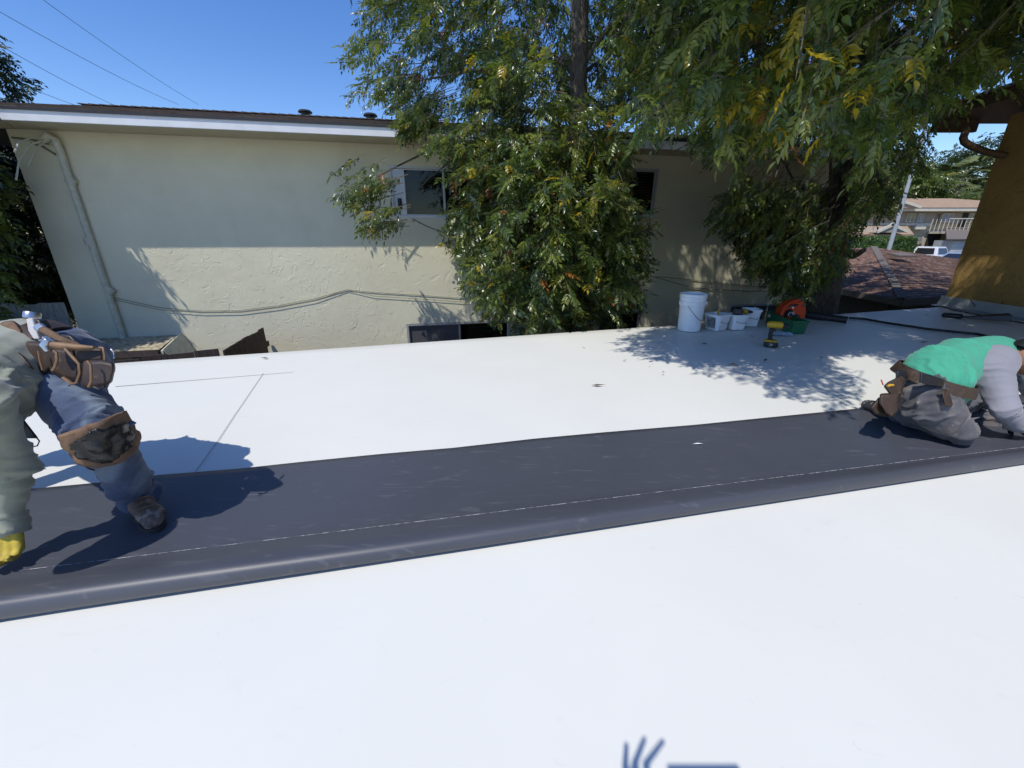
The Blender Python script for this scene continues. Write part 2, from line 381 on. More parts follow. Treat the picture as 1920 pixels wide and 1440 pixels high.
# front wall with real openings: grid of cells
def wall_with_holes(x0, x1, z0, z1, holes, y=0, th=.15):
    xs = sorted({x0, x1} | {h[0] for h in holes} | {h[1] for h in holes}); zs = sorted({z0, z1} | {h[2] for h in holes} | {h[3] for h in holes})
    mb = MB()
    for a, b in zip(xs[:-1], xs[1:]):
        for c, d in zip(zs[:-1], zs[1:]):
            if any(a >= h[0] - 1e-6 and b <= h[1] + 1e-6 and c >= h[2] - 1e-6 and d <= h[3] + 1e-6 for h in holes): continue
            mb.quad((a, y, c), (b, y, c), (b, y, d), (a, y, d))
    for h in holes:
        a, b, c, d = h
        mb.quad((a, y, c), (b, y, c), (b, y + th, c), (a, y + th, c)); mb.quad((a, y, d), (a, y + th, d), (b, y + th, d), (b, y, d))
        mb.quad((a, y, c), (a, y + th, c), (a, y + th, d), (a, y, d)); mb.quad((b, y, c), (b, y, d), (b, y + th, d), (b, y + th, c))
    return mb
mb = wall_with_holes(SL, SR, ZB, ZE, WINS)
mb.quad((SL, 0, ZB), (SL, 0, ZE), (SL, DEP, ZE), (SL, DEP, ZB)); mb.quad((SR, 0, ZB), (SR, DEP, ZB), (SR, DEP, ZE), (SR, 0, ZE)); mb.quad((SL, DEP, ZB), (SR, DEP, ZB), (SR, DEP, ZE), (SL, DEP, ZE))
mb.build('wall', M['stucco'], house)
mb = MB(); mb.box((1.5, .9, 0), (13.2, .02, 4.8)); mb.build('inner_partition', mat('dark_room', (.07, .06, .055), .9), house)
def window(h, kind):
    a, b, c, d = h; f = .035
    mb = MB(); y = .035
    mb.box(((a + b) / 2, y, c + f / 2), (b - a, .06, f)); mb.box(((a + b) / 2, y, d - f / 2), (b - a, .06, f))
    mb.box((a + f / 2, y, (c + d) / 2), (f, .06, d - c - 2 * f)); mb.box((b - f / 2, y, (c + d) / 2), (f, .06, d - c - 2 * f))
    fr = mb.build('window', M['alu'], house, bevel=.004)
    n = 4 if kind == 5 else 2
    for k in range(n):
        x0 = a + f + (b - a - 2 * f) * k / n; x1 = a + f + (b - a - 2 * f) * (k + 1) / n; yy = .05 + .016 * (k % 2)
        mb = MB(); g = .018
        mb.box(((x0 + x1) / 2, yy, c + f + g / 2 + .002), (x1 - x0, .014, g)); mb.box(((x0 + x1) / 2, yy, d - f - g / 2 - .002), (x1 - x0, .014, g))
        mb.box((x0 + g / 2, yy, (c + d) / 2), (g, .0139, d - c - 2 * f - .06)); mb.box((x1 - g / 2, yy, (c + d) / 2), (g, .0139, d - c - 2 * f - .06))
        o = mb.build('sash', M['alu'], fr)
        mb = MB(); mb.box(((x0 + x1) / 2, yy + .004, (c + d) / 2), (x1 - x0 - 2 * g, .004, d - c - 2 * f - .05))
        mb.build('pane', M['screen'] if (kind in (3, 5) and k == 0) or kind == 5 else M['glass_thin'], fr)
    if kind in (1, 2, 3, 4):
        x0 = (a + b) / 2 + .12 if kind in (1, 3) else a + .05; mb = MB(); zz = d - .08
        while zz > c + .05:
            mb.box(((x0 + b) / 2 - .02, .10, zz), (b - x0 - .1, .03, .004), Matrix.Rotation(.6, 3, 'X')); zz -= .045
        mb.build('blind', M['blind'], fr)
    return fr
for i, h in enumerate(WINS):
    fr = window(h, i + 1)
a, b, c, d = w1
mb = MB(); mb.box((a + .14, .045, (c + d) / 2), (.19, .012, d - c - .09)); fr1 = mb.build('shutter_panel', M['alu'], house)
mb = MB(); mb.tube([(a + .13, .035, c + .12), (a + .13, .035, c + .30)], .035, 12); mb.build('latch', M['black_drip'], house)
# soffit, fascia, roof
OV = .62; zf = ZE
rl, rr = SL - 1.6, SR + .8
mb = MB(); mb.box(((rl + rr) / 2, -OV / 2 + .02, zf + .012), (rr - rl - .02, OV - .02, .02)); mb.build('soffit', M['soffit'], house)
mb = MB(); mb.box(((rl + rr) / 2, -OV, zf + .050), (rr - rl, .035, .135)); mb.build('fascia', M['white_paint'], house, bevel=.004)
pit = .226; rdg = 4.5
mb = MB(); z0 = zf + .115
mb.add([(rl, -OV - .028, z0), (rr, -OV - .028, z0), (rr, rdg, z0 + pit * (rdg + OV + .045)), (rl, rdg, z0 + pit * (rdg + OV + .045)), (rr, DEP + OV, z0), (rl, DEP + OV, z0)], [(0, 1, 2, 3), (3, 2, 4, 5), (0, 5, 4, 1), (0, 3, 5), (1, 4, 2)])
mb.build('roof_deck', M['black_drip'], house)
mb = MB(); mb.box(((rl + rr) / 2, -OV - .028, z0 + .002), (rr - rl, .012, .035)); mb.build('drip_edge', M['black_drip'], house)
ma = MB(); row = 0; y = -OV - .022; slope = Matrix.Rotation(math.atan(pit), 3, 'X')
while y < rdg - .05:
    x = rl + random.uniform(-.2, 0)
    while x < rr:
        wd = .30 if row < 14 else .6; wv = wd - .004
        th = .008 + random.uniform(-.002, .006); c = (x + wd / 2, y + .085, z0 + .012 + pit * (y + .085 + OV + .045) + random.uniform(0, .004)); ma.cur = random.random() < .45 and 1 or 0
        ma.box(c, (wv, .20, th), slope @ Matrix.Rotation(-.045, 3, 'X')); x += wd
    y += .138; row += 1
o = ma.build('shingles', [M['shingle_a'], M['shingle_b']], house); tag(o, kind='stuff')
mb = MB()
x = rl
while x < rr:
    mb.box((x + .1, rdg, z0 + pit * (rdg + OV) + .035), (.26, .26, .015), Matrix.Rotation(.06, 3, 'Y')); x += .2
tag(mb.build('ridge_caps', M['shingle_b'], house), kind='stuff')
# roof vents
for (u, v, t) in ((573, 216, 11.6), (694, 212, 11.2), (480, 212, 11)):
    r = ray(u, v); p = CAM + r * t; s = p.dot(AX); dd = p.dot(MX) - WC; z = z0 + pit * (dd + OV + .045)
    mb = MB(); mb.lathe([(0, .17), (.15, .16), (.19, .12), (.185, .10), (.12, .10), (.11, -.05)], Matrix.Translation((s, dd, z)), 16)
    if u != 480: mb.build('roof_vent', M['black_drip'], house, True)
# conduit with weatherhead and service wires
def wp(u, v, off=.05): return onwall(u, v, off)
mb = MB(); top = [wp(82, 262, .10), wp(92, 254, .10), wp(103, 262, .08), wp(112, 280, .06)]
path = top + [wp(112 + (232 - 112) * k / 8, 280 + (636 - 280) * k / 8, .05) for k in range(1, 9)]
mb.tube(path, [.055, .055, .05] + [.046] * (len(path) - 3), 14)
cnd = mb.build('conduit', M['conduit'], house, True)
for (u, v) in ((133, 340), (166, 452), (205, 545)):
    c = wp(u, v, .05); mb = MB(); mb.box((c.x, -.03, c.z), (.14, .07, .025)); mb.build('pipe_clamp', M['conduit'], cnd)
    mb = MB(); mb.tube([c + Vector((0, 0, -.05)), c + Vector((0, 0, .05))], .053, 12); mb.build('coupling', M['conduit'], cnd, True)
for k, pth in enumerate((((84, 262, .12), (60, 258, .35), (35, 268, .55), (28, 285, .7)), ((84, 262, .12), (55, 272, .3), (36, 300, .4), (30, 338, .5)), ((86, 264, .1), (66, 280, .2), (52, 310, .3)), ((90, 270, .05), (60, 262, .03), (22, 258, .03)), ((104, 290, .02), (80, 275, .02), (58, 268, .02)))):
    mb = MB(); mb.tube([wp(*q) for q in pth], .012, 6); mb.build('service_wire', M['conduit'] if k < 3 else M['cable'], cnd, True)
cab = [(206, 556), (250, 566), (300, 577), (380, 583), (450, 582), (520, 573), (590, 560), (650, 543), (700, 548), (780, 553), (880, 560)]
mb = MB(); mb.tube([wp(u, v, .012) for u, v in cab], .0045, 6); mb.build('wall_cable', M['cable'], house, True)
mb = MB(); mb.tube([wp(u, v + (4 if i < 7 else (0 if i == 7 else 7)), .022) for i, (u, v) in enumerate(cab)], .004, 6); mb.build('wall_cable', M['cable'], house, True)
mb = MB(); mb.tube([wp(u, v, .015) for u, v in ((772, 410), (800, 424), (830, 436), (850, 446), (1000, 470))], .007, 6); mb.build('wall_cable', M['cable'], house, True)
mb = MB(); mb.tube([wp(u, v, .015) for u, v in ((1170, 516), (1250, 520), (1330, 528), (1420, 538), (1500, 534))], .006, 6); mb.build('wall_cable', M['cable'], house, True)
mb = MB(); mb.tube([wp(u, v, .02) for u, v in ((1230, 520), (1300, 540), (1400, 546), (1500, 545))], .007, 6); mb.build('wall_cable', M['cable'], house, True)

# power lines
for i, (a, b) in enumerate((((-120, -150, 15), (372, 196, 34)), ((-140, -60, 15), (335, 196, 34)), ((-160, -10, 15), (250, 212, 34)), ((-150, 70, 15), (200, 214, 34)), ((-150, 95, 15), (130, 212, 34)))):
    A = W(*a); B = W(*b); mb = MB(); mb.tube([A.lerp(B, k / 12) + Vector((0, 0, -1.2 * (k / 12) * (1 - k / 12))) for k in range(13)], .013, 5)
    tag(mb.build('power_line', M['line']), ['topmost thin power line crossing the blue sky at left', 'second thin power line from the top crossing the sky at left', 'middle thin power line above the left end of the house roof', 'fourth power line low in the sky at the left edge', 'lowest power line just above the left end of the eave'][i], 'power line', 'power lines in the sky at left')

M['litter'] = mat('tan_weathered_shingle', (.50, .44, .30), .95, .3, 18, .4, 60, .01, col2=(.25, .21, .14))
#
P0 = onwall(160, 640); P1 = onwall(336, 629)
cover = empty('patio_cover', (MX.x * WC, MX.y * WC, 0), YAW, 'small low patio cover with leaf-strewn shingle top against the olive house wall', 'awning')
sx0, sx1 = P0.x - 1.2, P1.x; zt = P1.z + .0
mb = MB(); mb.add([(sx0, -.02, zt), (sx1, -.02, zt), (sx1, -.62, zt - .10), (sx0, -.62, zt - .10), (sx0, -.02, zt - .04), (sx1, -.02, zt - .04), (sx1, -.62, zt - .14), (sx0, -.62, zt - .14)], [(0, 1, 2, 3), (4, 7, 6, 5), (0, 4, 5, 1), (3, 2, 6, 7), (1, 5, 6, 2), (0, 3, 7, 4)])
mb.build('top_panel', M['black_drip'], cover)
x = sx0
ridx = 0
while x < sx1 - .02:
    for r_ in range(4):
        mb = MB(); yy = -.56 + r_ * .15; wd = min(.3, sx1 - x)
        mb.box((x + wd / 2 - .002, yy, zt + .012 + (yy + .02) * .1667 * 1.0), (wd - .006, .17, .01), Matrix.Rotation(.13, 3, 'X')); mb.build('shingle', M['litter'], cover)
    x += .3
mb = MB(); mb.box(((sx0 + sx1) / 2, -.64, zt - .125), (sx1 - sx0, .025, .10)); mb.build('fascia_board', M['dark_wood'], cover, bevel=.003)
for s in (sx0 + .2, sx1 - .35):
    mb = MB(); mb.box((s, -.55, (zt - .15 + ZB) / 2), (.09, .09, zt - .15 - ZB)); mb.build('post', M['dark_wood'], cover)
mb = MB(); mb.prism([(sx1 + .02, -.02, zt + .04), (sx1 + .02, -.62, zt - .1), (sx1 + .02, -.62, zt - .75), (sx1 + .02, -.02, zt - .75)], (.03, 0, 0)); mb.build('end_board', M['conduit'], cover)
mb = MB(); mb.prism([(sx1 + .06, -.62, zt - .08), (sx1 + .06, -.02, zt + .05), (sx1 + .34, .0 - .03, zt - .62), (sx1 + .34, -.5, zt - .7)], (.0, 0, -.03)); mb.build('side_board', M['conduit'], cover)
mb = MB(); mb.box((P0.x + .95, -.95, zt - .42), (.42, .3, .3)); tag(rel(mb.build('meter_box', M['flashing']), empty('x')) if False else mb.build('utility_box', mat('pale_box', (.45, .47, .47), .5), None, bevel=.01), 'pale grey utility box under the small patio cover', 'box')
bx = bpy.data.objects['utility_box']; bx.location = (MX.x * WC, MX.y * WC, 0); bx.rotation_euler = (0, 0, YAW)
def fence(A, B, ztop, name, label, mt, bw=.14, post=True, jag=.02):
    A = Vector(A); B = Vector(B); d = (B - A).normalized(); L = (B - A).length; root = empty(name, (A.x, A.y, ZB), 0, label, 'fence')
    n = int(L / bw); rz = math.atan2(d.y, d.x)
    for i in range(n):
        c = A + d * (bw * (i + .5)); h = ztop - ZB + random.uniform(-jag, jag)
        mb = MB(); R = Matrix.Rotation(rz, 3, 'Z') @ Matrix.Rotation(random.uniform(-.006, .006), 3, 'Y')
        mb.box((c.x, c.y, ZB + h / 2), (bw - random.uniform(.004, .012), .018, h), R); rel(mb.build('board', mt, root), root)
    for z in (ztop - .3, ztop - 1.6):
        mb = MB(); c = (A + B) / 2 + Vector((-d.y, d.x, 0)) * .035; mb.box((c.x, c.y, z), (L, .04, .09), Matrix.Rotation(rz, 3, 'Z')); rel(mb.build('rail', mt, root), root)
    return root
FC = onz(418, 655, -.366); FW = onz(500, 611, -.366)
fence(FC, FW, -.366, 'return_fence', 'dark brown board fence running from the roof edge back to the house wall', M['dark_wood'], .2)
FL = FC + (onz(220, 675, -.366) - FC).normalized() * 3.6
fence(FC - Vector((.03, .03, 0)), FL, -.366, 'boundary_fence', 'dark board fence whose tops just show along the far roof edge at left', M['dark_wood'], .28)
gA = MX * WC + AX * (SL - .03); gB = gA - AX * 2.4
fence((gA.x, gA.y - .05, 0), (gB.x, gB.y - .05, 0), .12, 'side_gate_fence', 'weathered grey board side fence beside the left corner of the house', M['old_wood'], .17)

# ------------------------------------------------------------------ foliage machinery
def leaf_template(nl=4, lw=.30, hi=False, seed=0, L=.20, ll=.095):
    R = random.Random(seed); V = []; F = []
    def leaflet(base, d, up, ln):
        d = d.normalized(); s = d.cross(up).normalized(); up = s.cross(d)
        n0 = len(V); wd = ln * lw * .5
        if hi:
            rows = [(0, 0, 0), (.2, .75, .10), (.45, 1, .13), (.72, .6, .02), (1, 0, -.16)]
            V.append(base)
            for (f, w_, dz) in rows[1:4]:
                c = base + d * ln * f + up * ln * (dz - .1) * .5
                V.extend([c - s * wd * w_ + up * wd * .35, c, c + s * wd * w_ + up * wd * .35])
            V.append(base + d * ln - up * ln * .12)
            a = n0 + 1
            F.extend([(n0, a + 1, a), (n0, a + 2, a + 1)])
            for k in range(2):
                p = a + 3 * k; q = p + 3
                F.extend([(p, p + 1, q + 1), (p, q + 1, q), (p + 1, p + 2, q + 2), (p + 1, q + 2, q + 1)])
            p = a + 6; t = n0 + 10; F.extend([(p, p + 1, t), (p + 1, p + 2, t)])
        else:
            m = base + d * ln * .42
            V.extend([base, m - s * wd + up * wd * .4, m, m + s * wd + up * wd * .4, base + d * ln - up * ln * .12])
            F.extend([(n0, n0 + 2, n0 + 1), (n0, n0 + 3, n0 + 2), (n0 + 1, n0 + 2, n0 + 4), (n0 + 2, n0 + 3, n0 + 4)])
    pts = []
    for k in range(nl + 1):
        f = k / nl; pts.append(Vector((L * (.22 + .78 * f), 0, -.055 * f * f * L / .2)))
    n0 = len(V); e = .0014
    V.extend([Vector((0, -e, 0)), Vector((0, e, 0)), pts[-1] + Vector((0, e, 0)), pts[-1] + Vector((0, -e, 0)), pts[1] + Vector((0, e, 0)), pts[1] + Vector((0, -e, 0))])
    F.extend([(n0, n0 + 1, n0 + 4), (n0, n0 + 4, n0 + 5), (n0 + 5, n0 + 4, n0 + 2), (n0 + 5, n0 + 2, n0 + 3)])
    for k in range(nl):
        for sgn in (-1, 1):
            d = Vector((.62 + R.uniform(-.15, .15), sgn * .8, -.28 + R.uniform(-.2, .15)))
            leaflet(pts[k], d, Vector((R.uniform(-.2, .2), sgn * R.uniform(-.1, .35), 1)), ll * (.8 + .25 * math.sin(math.pi * (k + .7) / nl)) * R.uniform(.88, 1.1))
    leaflet(pts[-1], Vector((1, R.uniform(-.2, .2), -.3)), Vector((0, 0, 1)), ll * 1.12)
    return np.array([tuple(v) for v in V]), np.array(F)
def inpoly(u, v, poly):
    r = np.zeros(len(u), bool); n = len(poly); j = n - 1
    for i in range(n):
        xi, yi = poly[i]; xj, yj = poly[j]
        c = ((yi > v) != (yj > v)) & (u < (xj - xi) * (v - yi) / ((yj - yi) if yj != yi else 1e-9) + xi); r ^= c; j = i
    return r
def norm(a): return a / np.maximum(np.linalg.norm(a, axis=1, keepdims=True), 1e-9)
GREEN = np.array([(.078, .122, .030), (.105, .155, .034), (.058, .096, .030), (.15, .195, .042), (.060, .100, .045), (.20, .235, .06)])
def tints(n, rng, palette=GREEN, warm=.02, clump=None):
    c = palette[rng.integers(0, len(palette), n)] * rng.uniform(.75, 1.25, (n, 1))
    w = rng.random(n)
    c[w < warm] = np.array((.42, .33, .03)) * rng.uniform(.6, 1.1, (int((w < warm).sum()), 1)); k = w < warm * .35; c[k] = np.array((.30, .13, .04))
    return c
def build_leaves(name, pos, fwd, upv, scale, tint, T, mt, parent=None):
    V, F = T; n = len(pos); X = norm(fwd); Z = upv - X * (upv * X).sum(1, keepdims=True); Z = norm(Z); Y = np.cross(Z, X)
    P = pos[:, None, :] + (V[None, :, 0:1] * X[:, None, :] + V[None, :, 1:2] * Y[:, None, :] + V[None, :, 2:3] * Z[:, None, :]) * scale[:, None, None]
    nv = len(V); P = P.reshape(-1, 3); FF = (F[None] + (np.arange(n) * nv)[:, None, None]).reshape(-1, 3)
    me = bpy.data.meshes.new(name); me.vertices.add(len(P)); me.vertices.foreach_set('co', P.astype(np.float32).ravel())
    me.loops.add(FF.size); me.loops.foreach_set('vertex_index', FF.astype(np.int32).ravel())
    me.polygons.add(len(FF)); me.polygons.foreach_set('loop_start', (np.arange(len(FF)) * 3).astype(np.int32))
    me.update(calc_edges=True)
    at = me.attributes.new('tint', 'FLOAT_COLOR', 'POINT'); c = np.ones((n, nv, 4), np.float32); c[:, :, :3] = tint[:, None, :]
    # small per-leaflet variation
    c[:, :, :3] *= (1 + .18 * np.sin(np.arange(n)[:, None] * 7.3 + (np.arange(nv) // 5)[None, :] * 2.1))[:, :, None]
    at.data.foreach_set('color', c.ravel()); me.materials.append(mt)
    return link(name, me, None, parent)
TL = leaf_template(4, .40, False, 1)
HI = [leaf_template(4, .36, True, s) for s in (2, 3, 4)]
def twigs_to_leaves(C, D, rng, per=8, ln=.5, droop=.35):
    n = len(C); k = np.arange(per); f = (k + .6) / per
    D = norm(D); side = norm(np.cross(D, rng.normal(size=(n, 3)) * .6 + np.array((0, 0, 1.))))
    base = C[:, None, :] + D[:, None, :] * ((f - .5) * ln)[None, :, None] - np.array((0, 0, 1.)) * (.10 * f * f)[None, :, None]
    sg = np.where(k % 2 == 0, 1, -1)[None, :, None]; tw = rng.uniform(-.5, .5, (n, per, 1))
    sd = side[:, None, :] * sg * np.cos(tw) + np.cross(D, side)[:, None, :] * np.sin(tw)
    fw = D[:, None, :] * rng.uniform(.35, .9, (n, per, 1)) + sd * .8 + np.array((0, 0, -1.)) * rng.uniform(.1, .1 + 2 * droop, (n, per, 1))
    up = np.array((0, 0, 1.)) + rng.normal(size=(n, per, 3)) * .35 + fw * .1
    return base.reshape(-1, 3), fw.reshape(-1, 3), up.reshape(-1, 3)
def twig_mesh(C, D, ln, r, name, mt, parent):
    D = norm(D); n = len(C); s = norm(np.cross(D, np.array((0.3, .1, 1.)))); t = np.cross(D, s)
    ks = [(-.75, 1.2), (0, 1), (.5, .5)]; P = []
    for f, w_ in ks:
        for a in range(3):
            q = a * 2.094; P.append(C + D * f * ln - np.array((0, 0, 1.)) * .1 * max(0, f + .5) ** 2 + (s * math.cos(q) + t * math.sin(q)) * r * w_)
    P = np.stack(P, 1).reshape(-1, 3); F = []
    for l in range(2):
        for a in range(3):
            b = (a + 1) % 3; F.append((l * 3 + a, l * 3 + b, l * 3 + 3 + b)); F.append((l * 3 + a, l * 3 + 3 + b, l * 3 + 3 + a))
    F = np.array(F); FF = (F[None] + (np.arange(n) * 9)[:, None, None]).reshape(-1, 3)
    me = bpy.data.meshes.new(name); me.from_pydata(P.tolist(), [], FF.tolist()); return link(name, me, mt, parent)
def to_leaf_objects(pos, fwd, up, sc, tint, idx, parent, mt, prefix='leaf'):
    variants = []
    for t in HI:
        for cc in (GREEN[0], GREEN[1], GREEN[3], GREEN[5], (.40, .32, .03)):
            ob = build_leaves('leaf', np.zeros((1, 3)), np.array([[1., 0, 0]]), np.array([[0., 0, 1]]), np.ones(1), np.array([cc]), t, mt); variants.append(ob.data); bpy.data.objects.remove(ob)
    for i in idx:
        X = Vector(fwd[i]).normalized(); Z = Vector(up[i]); Z = (Z - X * Z.dot(X)).normalized(); Y = Z.cross(X)
        v = random.randrange(3) * 5 + (4 if tint[i][0] > .2 else random.randrange(4))
        o = bpy.data.objects.new('leaf', variants[v]); COL.objects.link(o); o.parent = parent
        mw = Matrix((X, Y, Z)).transposed().to_4x4() @ Matrix.Scale(float(sc[i]), 4); mw.translation = Vector(pos[i]) - parent.location
        o.matrix_local = mw
def limb(pts, r0, r1, name, parent, mt, n=10, wob=.0):
    P = [Vector(p) for p in pts]; out = []
    for i in range(len(P) - 1):
        p0 = P[max(i - 1, 0)]; p1 = P[i]; p2 = P[i + 1]; p3 = P[min(i + 2, len(P) - 1)]
        for k in range(6):
            t = k / 6; out.append(.5 * ((2 * p1) + (p2 - p0) * t + (2 * p0 - 5 * p1 + 4 * p2 - p3) * t * t + (3 * p1 - p0 - 3 * p2 + p3) * t ** 3))
    out.append(P[-1]); m_ = len(out); rs = []
    for i, p in enumerate(out):
        f = i / (m_ - 1); out[i] = p + Vector((noise.noise(p * 2) * wob, noise.noise(p * 2 + Vector((9, 0, 0))) * wob, 0)); rs.append((r0 + (r1 - r0) * f) * (1 + .15 * noise.noise(p * 3)))
    mb = MB(); mb.tube(out, rs, n); o = mb.build(name, mt, parent, True)
    if parent is not None: rel(o, parent)
    return o
S_ = np.array(SUN); SH = np.array((-SUN.x / SUN.z, -SUN.y / SUN.z))
SHADE = [(1190, 636), (1225, 618), (1300, 600), (1500, 585), (1640, 570), (1790, 560), (1960, 585), (2300, 600), (2300, 700), (1960, 668), (1840, 672), (1760, 652), (1700, 668), (1640, 655), (1585, 650), (1545, 662), (1560, 690), (1610, 722), (1655, 752), (1580, 748), (1510, 722), (1440, 716), (1360, 700), (1280, 676), (1225, 655)]
def shadow_ok(P, margin=0):
    z = P[:, 2]; R = P.copy(); R[:, 0] += SH[0] * z; R[:, 1] += SH[1] * z; R[:, 2] = 0
    onroof = (R[:, 1] < E0.y + (R[:, 0] - E0.x) * ed.y / ed.x) & (z > 0)
    u, v, d = proj_np(R); ok = ~onroof | (inpoly(u, v, SHADE) & (d > .1))
    # wall: keep the sunlit left part of the wall clear
    m = P @ np.array(MX); s = (WC - m) / float(-SUN.dot(MX)); Wp = P - s[:, None] * S_; uw, vw, dw = proj_np(Wp)
    bad = (m < WC) & (uw < 815) & (Wp[:, 2] < 1.0) & (uw > 300); bad |= (m < WC) & (uw > 300) & (uw < 860) & (vw < 590) & (vw > 455) & (uw < 800 + (vw - 455) * .35)
    hidden_in_wall = (m > WC - .12) & (P[:, 2] < ZE + .3); over = (m > WC - .75) & (P[:, 2] > ZE - .1) & (P[:, 2] < ZE + .35 + np.maximum(0, m - WC + .6) * .26)
    return ok & ~(bad & ~onroof) & ~hidden_in_wall & ~over
def sample(box, polys, n, rng, dens=None, spacing=0, offok=None):
    out = []; tot = 0
    while tot < n:
        P = rng.uniform(0, 1, (40000, 3)) * (np.array(box[1]) - np.array(box[0])) + np.array(box[0])
        u, v, d = proj_np(P); m = np.zeros(len(P), bool)
        u2, v2, d2 = proj_np(P + np.array((0, 0, -.30)))
        for pl in polys: m |= inpoly(u, v, pl) & inpoly(u2, v2, pl)
        m &= d > .6
        if offok is not None: m |= ((d < .3) | (v < -40)) & offok(P)
        m &= shadow_ok(P)
        if dens is not None: m &= rng.random(len(P)) < dens(P, u, v)
        P = P[m]; out.append(P); tot += len(P)
        if len(out) > 60: break
    return np.concatenate(out)[:n]

# ------------------------------------------------------------------ centre tree
rng = np.random.default_rng(5)
PC = [(648, -260), (660, 60), (668, 190), (700, 225), (745, 245), (800, 290), (862, 330), (862, 400), (848, 455), (880, 520), (905, 575), (940, 622), (1000, 650), (1130, 640), (1180, 590), (1200, 520), (1195, 430), (1170, 340), (1160, 270), (1250, 160), (1290, -260)]
PSPRAY = [(600, 318), (660, 296), (730, 318), (728, 400), (738, 470), (690, 462), (665, 410), (612, 370)]
PS2 = [(690, 225), (790, 225), (860, 262), (800, 275), (740, 262)]
TRK = [(1545, 430), (1560, 330), (1600, 270), (1640, 280), (1618, 380), (1600, 430)]; TRK2 = [(1040, -60), (1122, -60), (1112, 190), (1052, 190)]
def gapmask(P, u, v):
    q = np.array([noise.noise(Vector((p[0] * 1.5, p[1] * 1.5, p[2] * 1.5))) for p in P]); lw = np.where((u < 880) & (v < 230), .04, -.12)
    r = np.clip((q - lw) * 5 + .35, .0, 1); dd = P[:, 1] * CP - (P[:, 2] - CAMZ) * SP
    for pl, dm in ((TRK, 7.4), (TRK2, 6.4)):
        k = np.zeros(len(P), bool)
        for dx, dz in ((0, 0), (-.22, -.1), (.22, -.1)): a, b, c = proj_np(P + np.array((dx, 0, dz))); k |= inpoly(a, b, pl)
        r[k & (dd < dm)] *= .06
    return r
tc_loc = Vector((1.0, 6.35, -2.5))
tree = empty('ash_tree', tc_loc, 0, 'leafy ash tree in the centre, its sparse left spray crossing the upper house window', 'tree')
a_ = sample(((-3.2, 5.3, 1.9), (3.6, 9.5, 6.2)), [PC], 880, rng, gapmask)
b_ = sample(((-1.6, 5.15, -1.6), (2.2, 7.3, 2.3)), [PC], 560, rng, gapmask)
b2 = sample(((-1.6, 4.9, -1.0), (2.6, 6.0, 2.2)), [[(860, 400), (900, 330), (1160, 300), (1200, 430), (1180, 560), (930, 590), (860, 470)]], 150, rng, gapmask)
c_ = sample(((-3.2, 5.9, .8), (-1.2, 7.0, 2.6)), [PSPRAY], 22, rng)
c2 = sample(((-3.0, 5.9, 1.9), (-.8, 7.0, 3.0)), [PS2], 18, rng)
C = np.concatenate([a_, b_, b2, c_, c2]); Tx, Ty = 1.0, 6.4
D = np.stack([C[:, 0] - Tx, (C[:, 1] - Ty) * 1.0 - .3, np.full(len(C), -.15)], 1) + rng.normal(size=C.shape) * .55; D = norm(D) * 1.0; D[:, 2] -= .12
pos, fw, upv = twigs_to_leaves(C, D, rng, 12, .55, .18)
upv = upv + rng.normal(size=upv.shape) * .3; sc = rng.uniform(.50, .88, len(pos)); ti = tints(len(pos), rng, warm=.028)
u, v, d = proj_np(pos); vis = (u > 0) & (u < 1920) & (v > -5) & (v < 1440)
size = np.where(vis, sc / np.maximum(d, .3), 0); order = np.argsort(-size); big = set(order[:280].tolist()); rest = np.array([i for i in range(len(pos)) if i not in big])
o = build_leaves('foliage', pos[rest] - np.array(tc_loc), fw[rest], upv[rest], sc[rest], ti[rest], TL, M['leaf'], tree); tag(o, kind='stuff')
to_leaf_objects(pos, fw, upv, sc, ti, sorted(big), tree, M['leaf'])
o = twig_mesh(C - np.array(tc_loc), D, .55, .005, 'twigs', M['twig'], tree); tag(o, kind='stuff')
tr = [tc_loc, (1.0, 6.3, -1), (.92, 6.25, .6), (.88, 6.2, 2.2), (.82, 6.25, 4.0), (.86, 6.3, 7.2)]
limb(tr, .17, .085, 'trunk', tree, M['bark'], 12, .03)
lr = random.Random(3)
trP = [Vector(p) for p in tr]
for j in range(22):
    c = Vector(C[lr.randrange(len(C))]); zz = c.z - lr.uniform(.3, 1.1); zz = max(-1.2, min(6, zz)); k = min(range(len(trP)), key=lambda i: abs(trP[i].z - zz)); s = trP[k].copy(); s.z = max(zz, -1)
    mid = s.lerp(c, .5) + Vector((lr.uniform(-.15, .15), lr.uniform(-.15, .15), lr.uniform(.05, .3)))
    limb([s, mid, c], .035, .008, 'branch', tree, M['bark'], 6, .02)
limb([W(1000, 300, 6.6), W(900, 270, 6.55), W(850, 262, 6.5), W(790, 290, 6.4), W(725, 322, 6.3), W(680, 350, 6.25)], .024, .009, 'branch', tree, M['bark'], 7)
limb([W(1000, 330, 6.6), W(880, 292, 6.4), W(815, 326, 6.3), W(790, 350, 6.25)], .013, .006, 'branch', tree, M['twig'], 6)

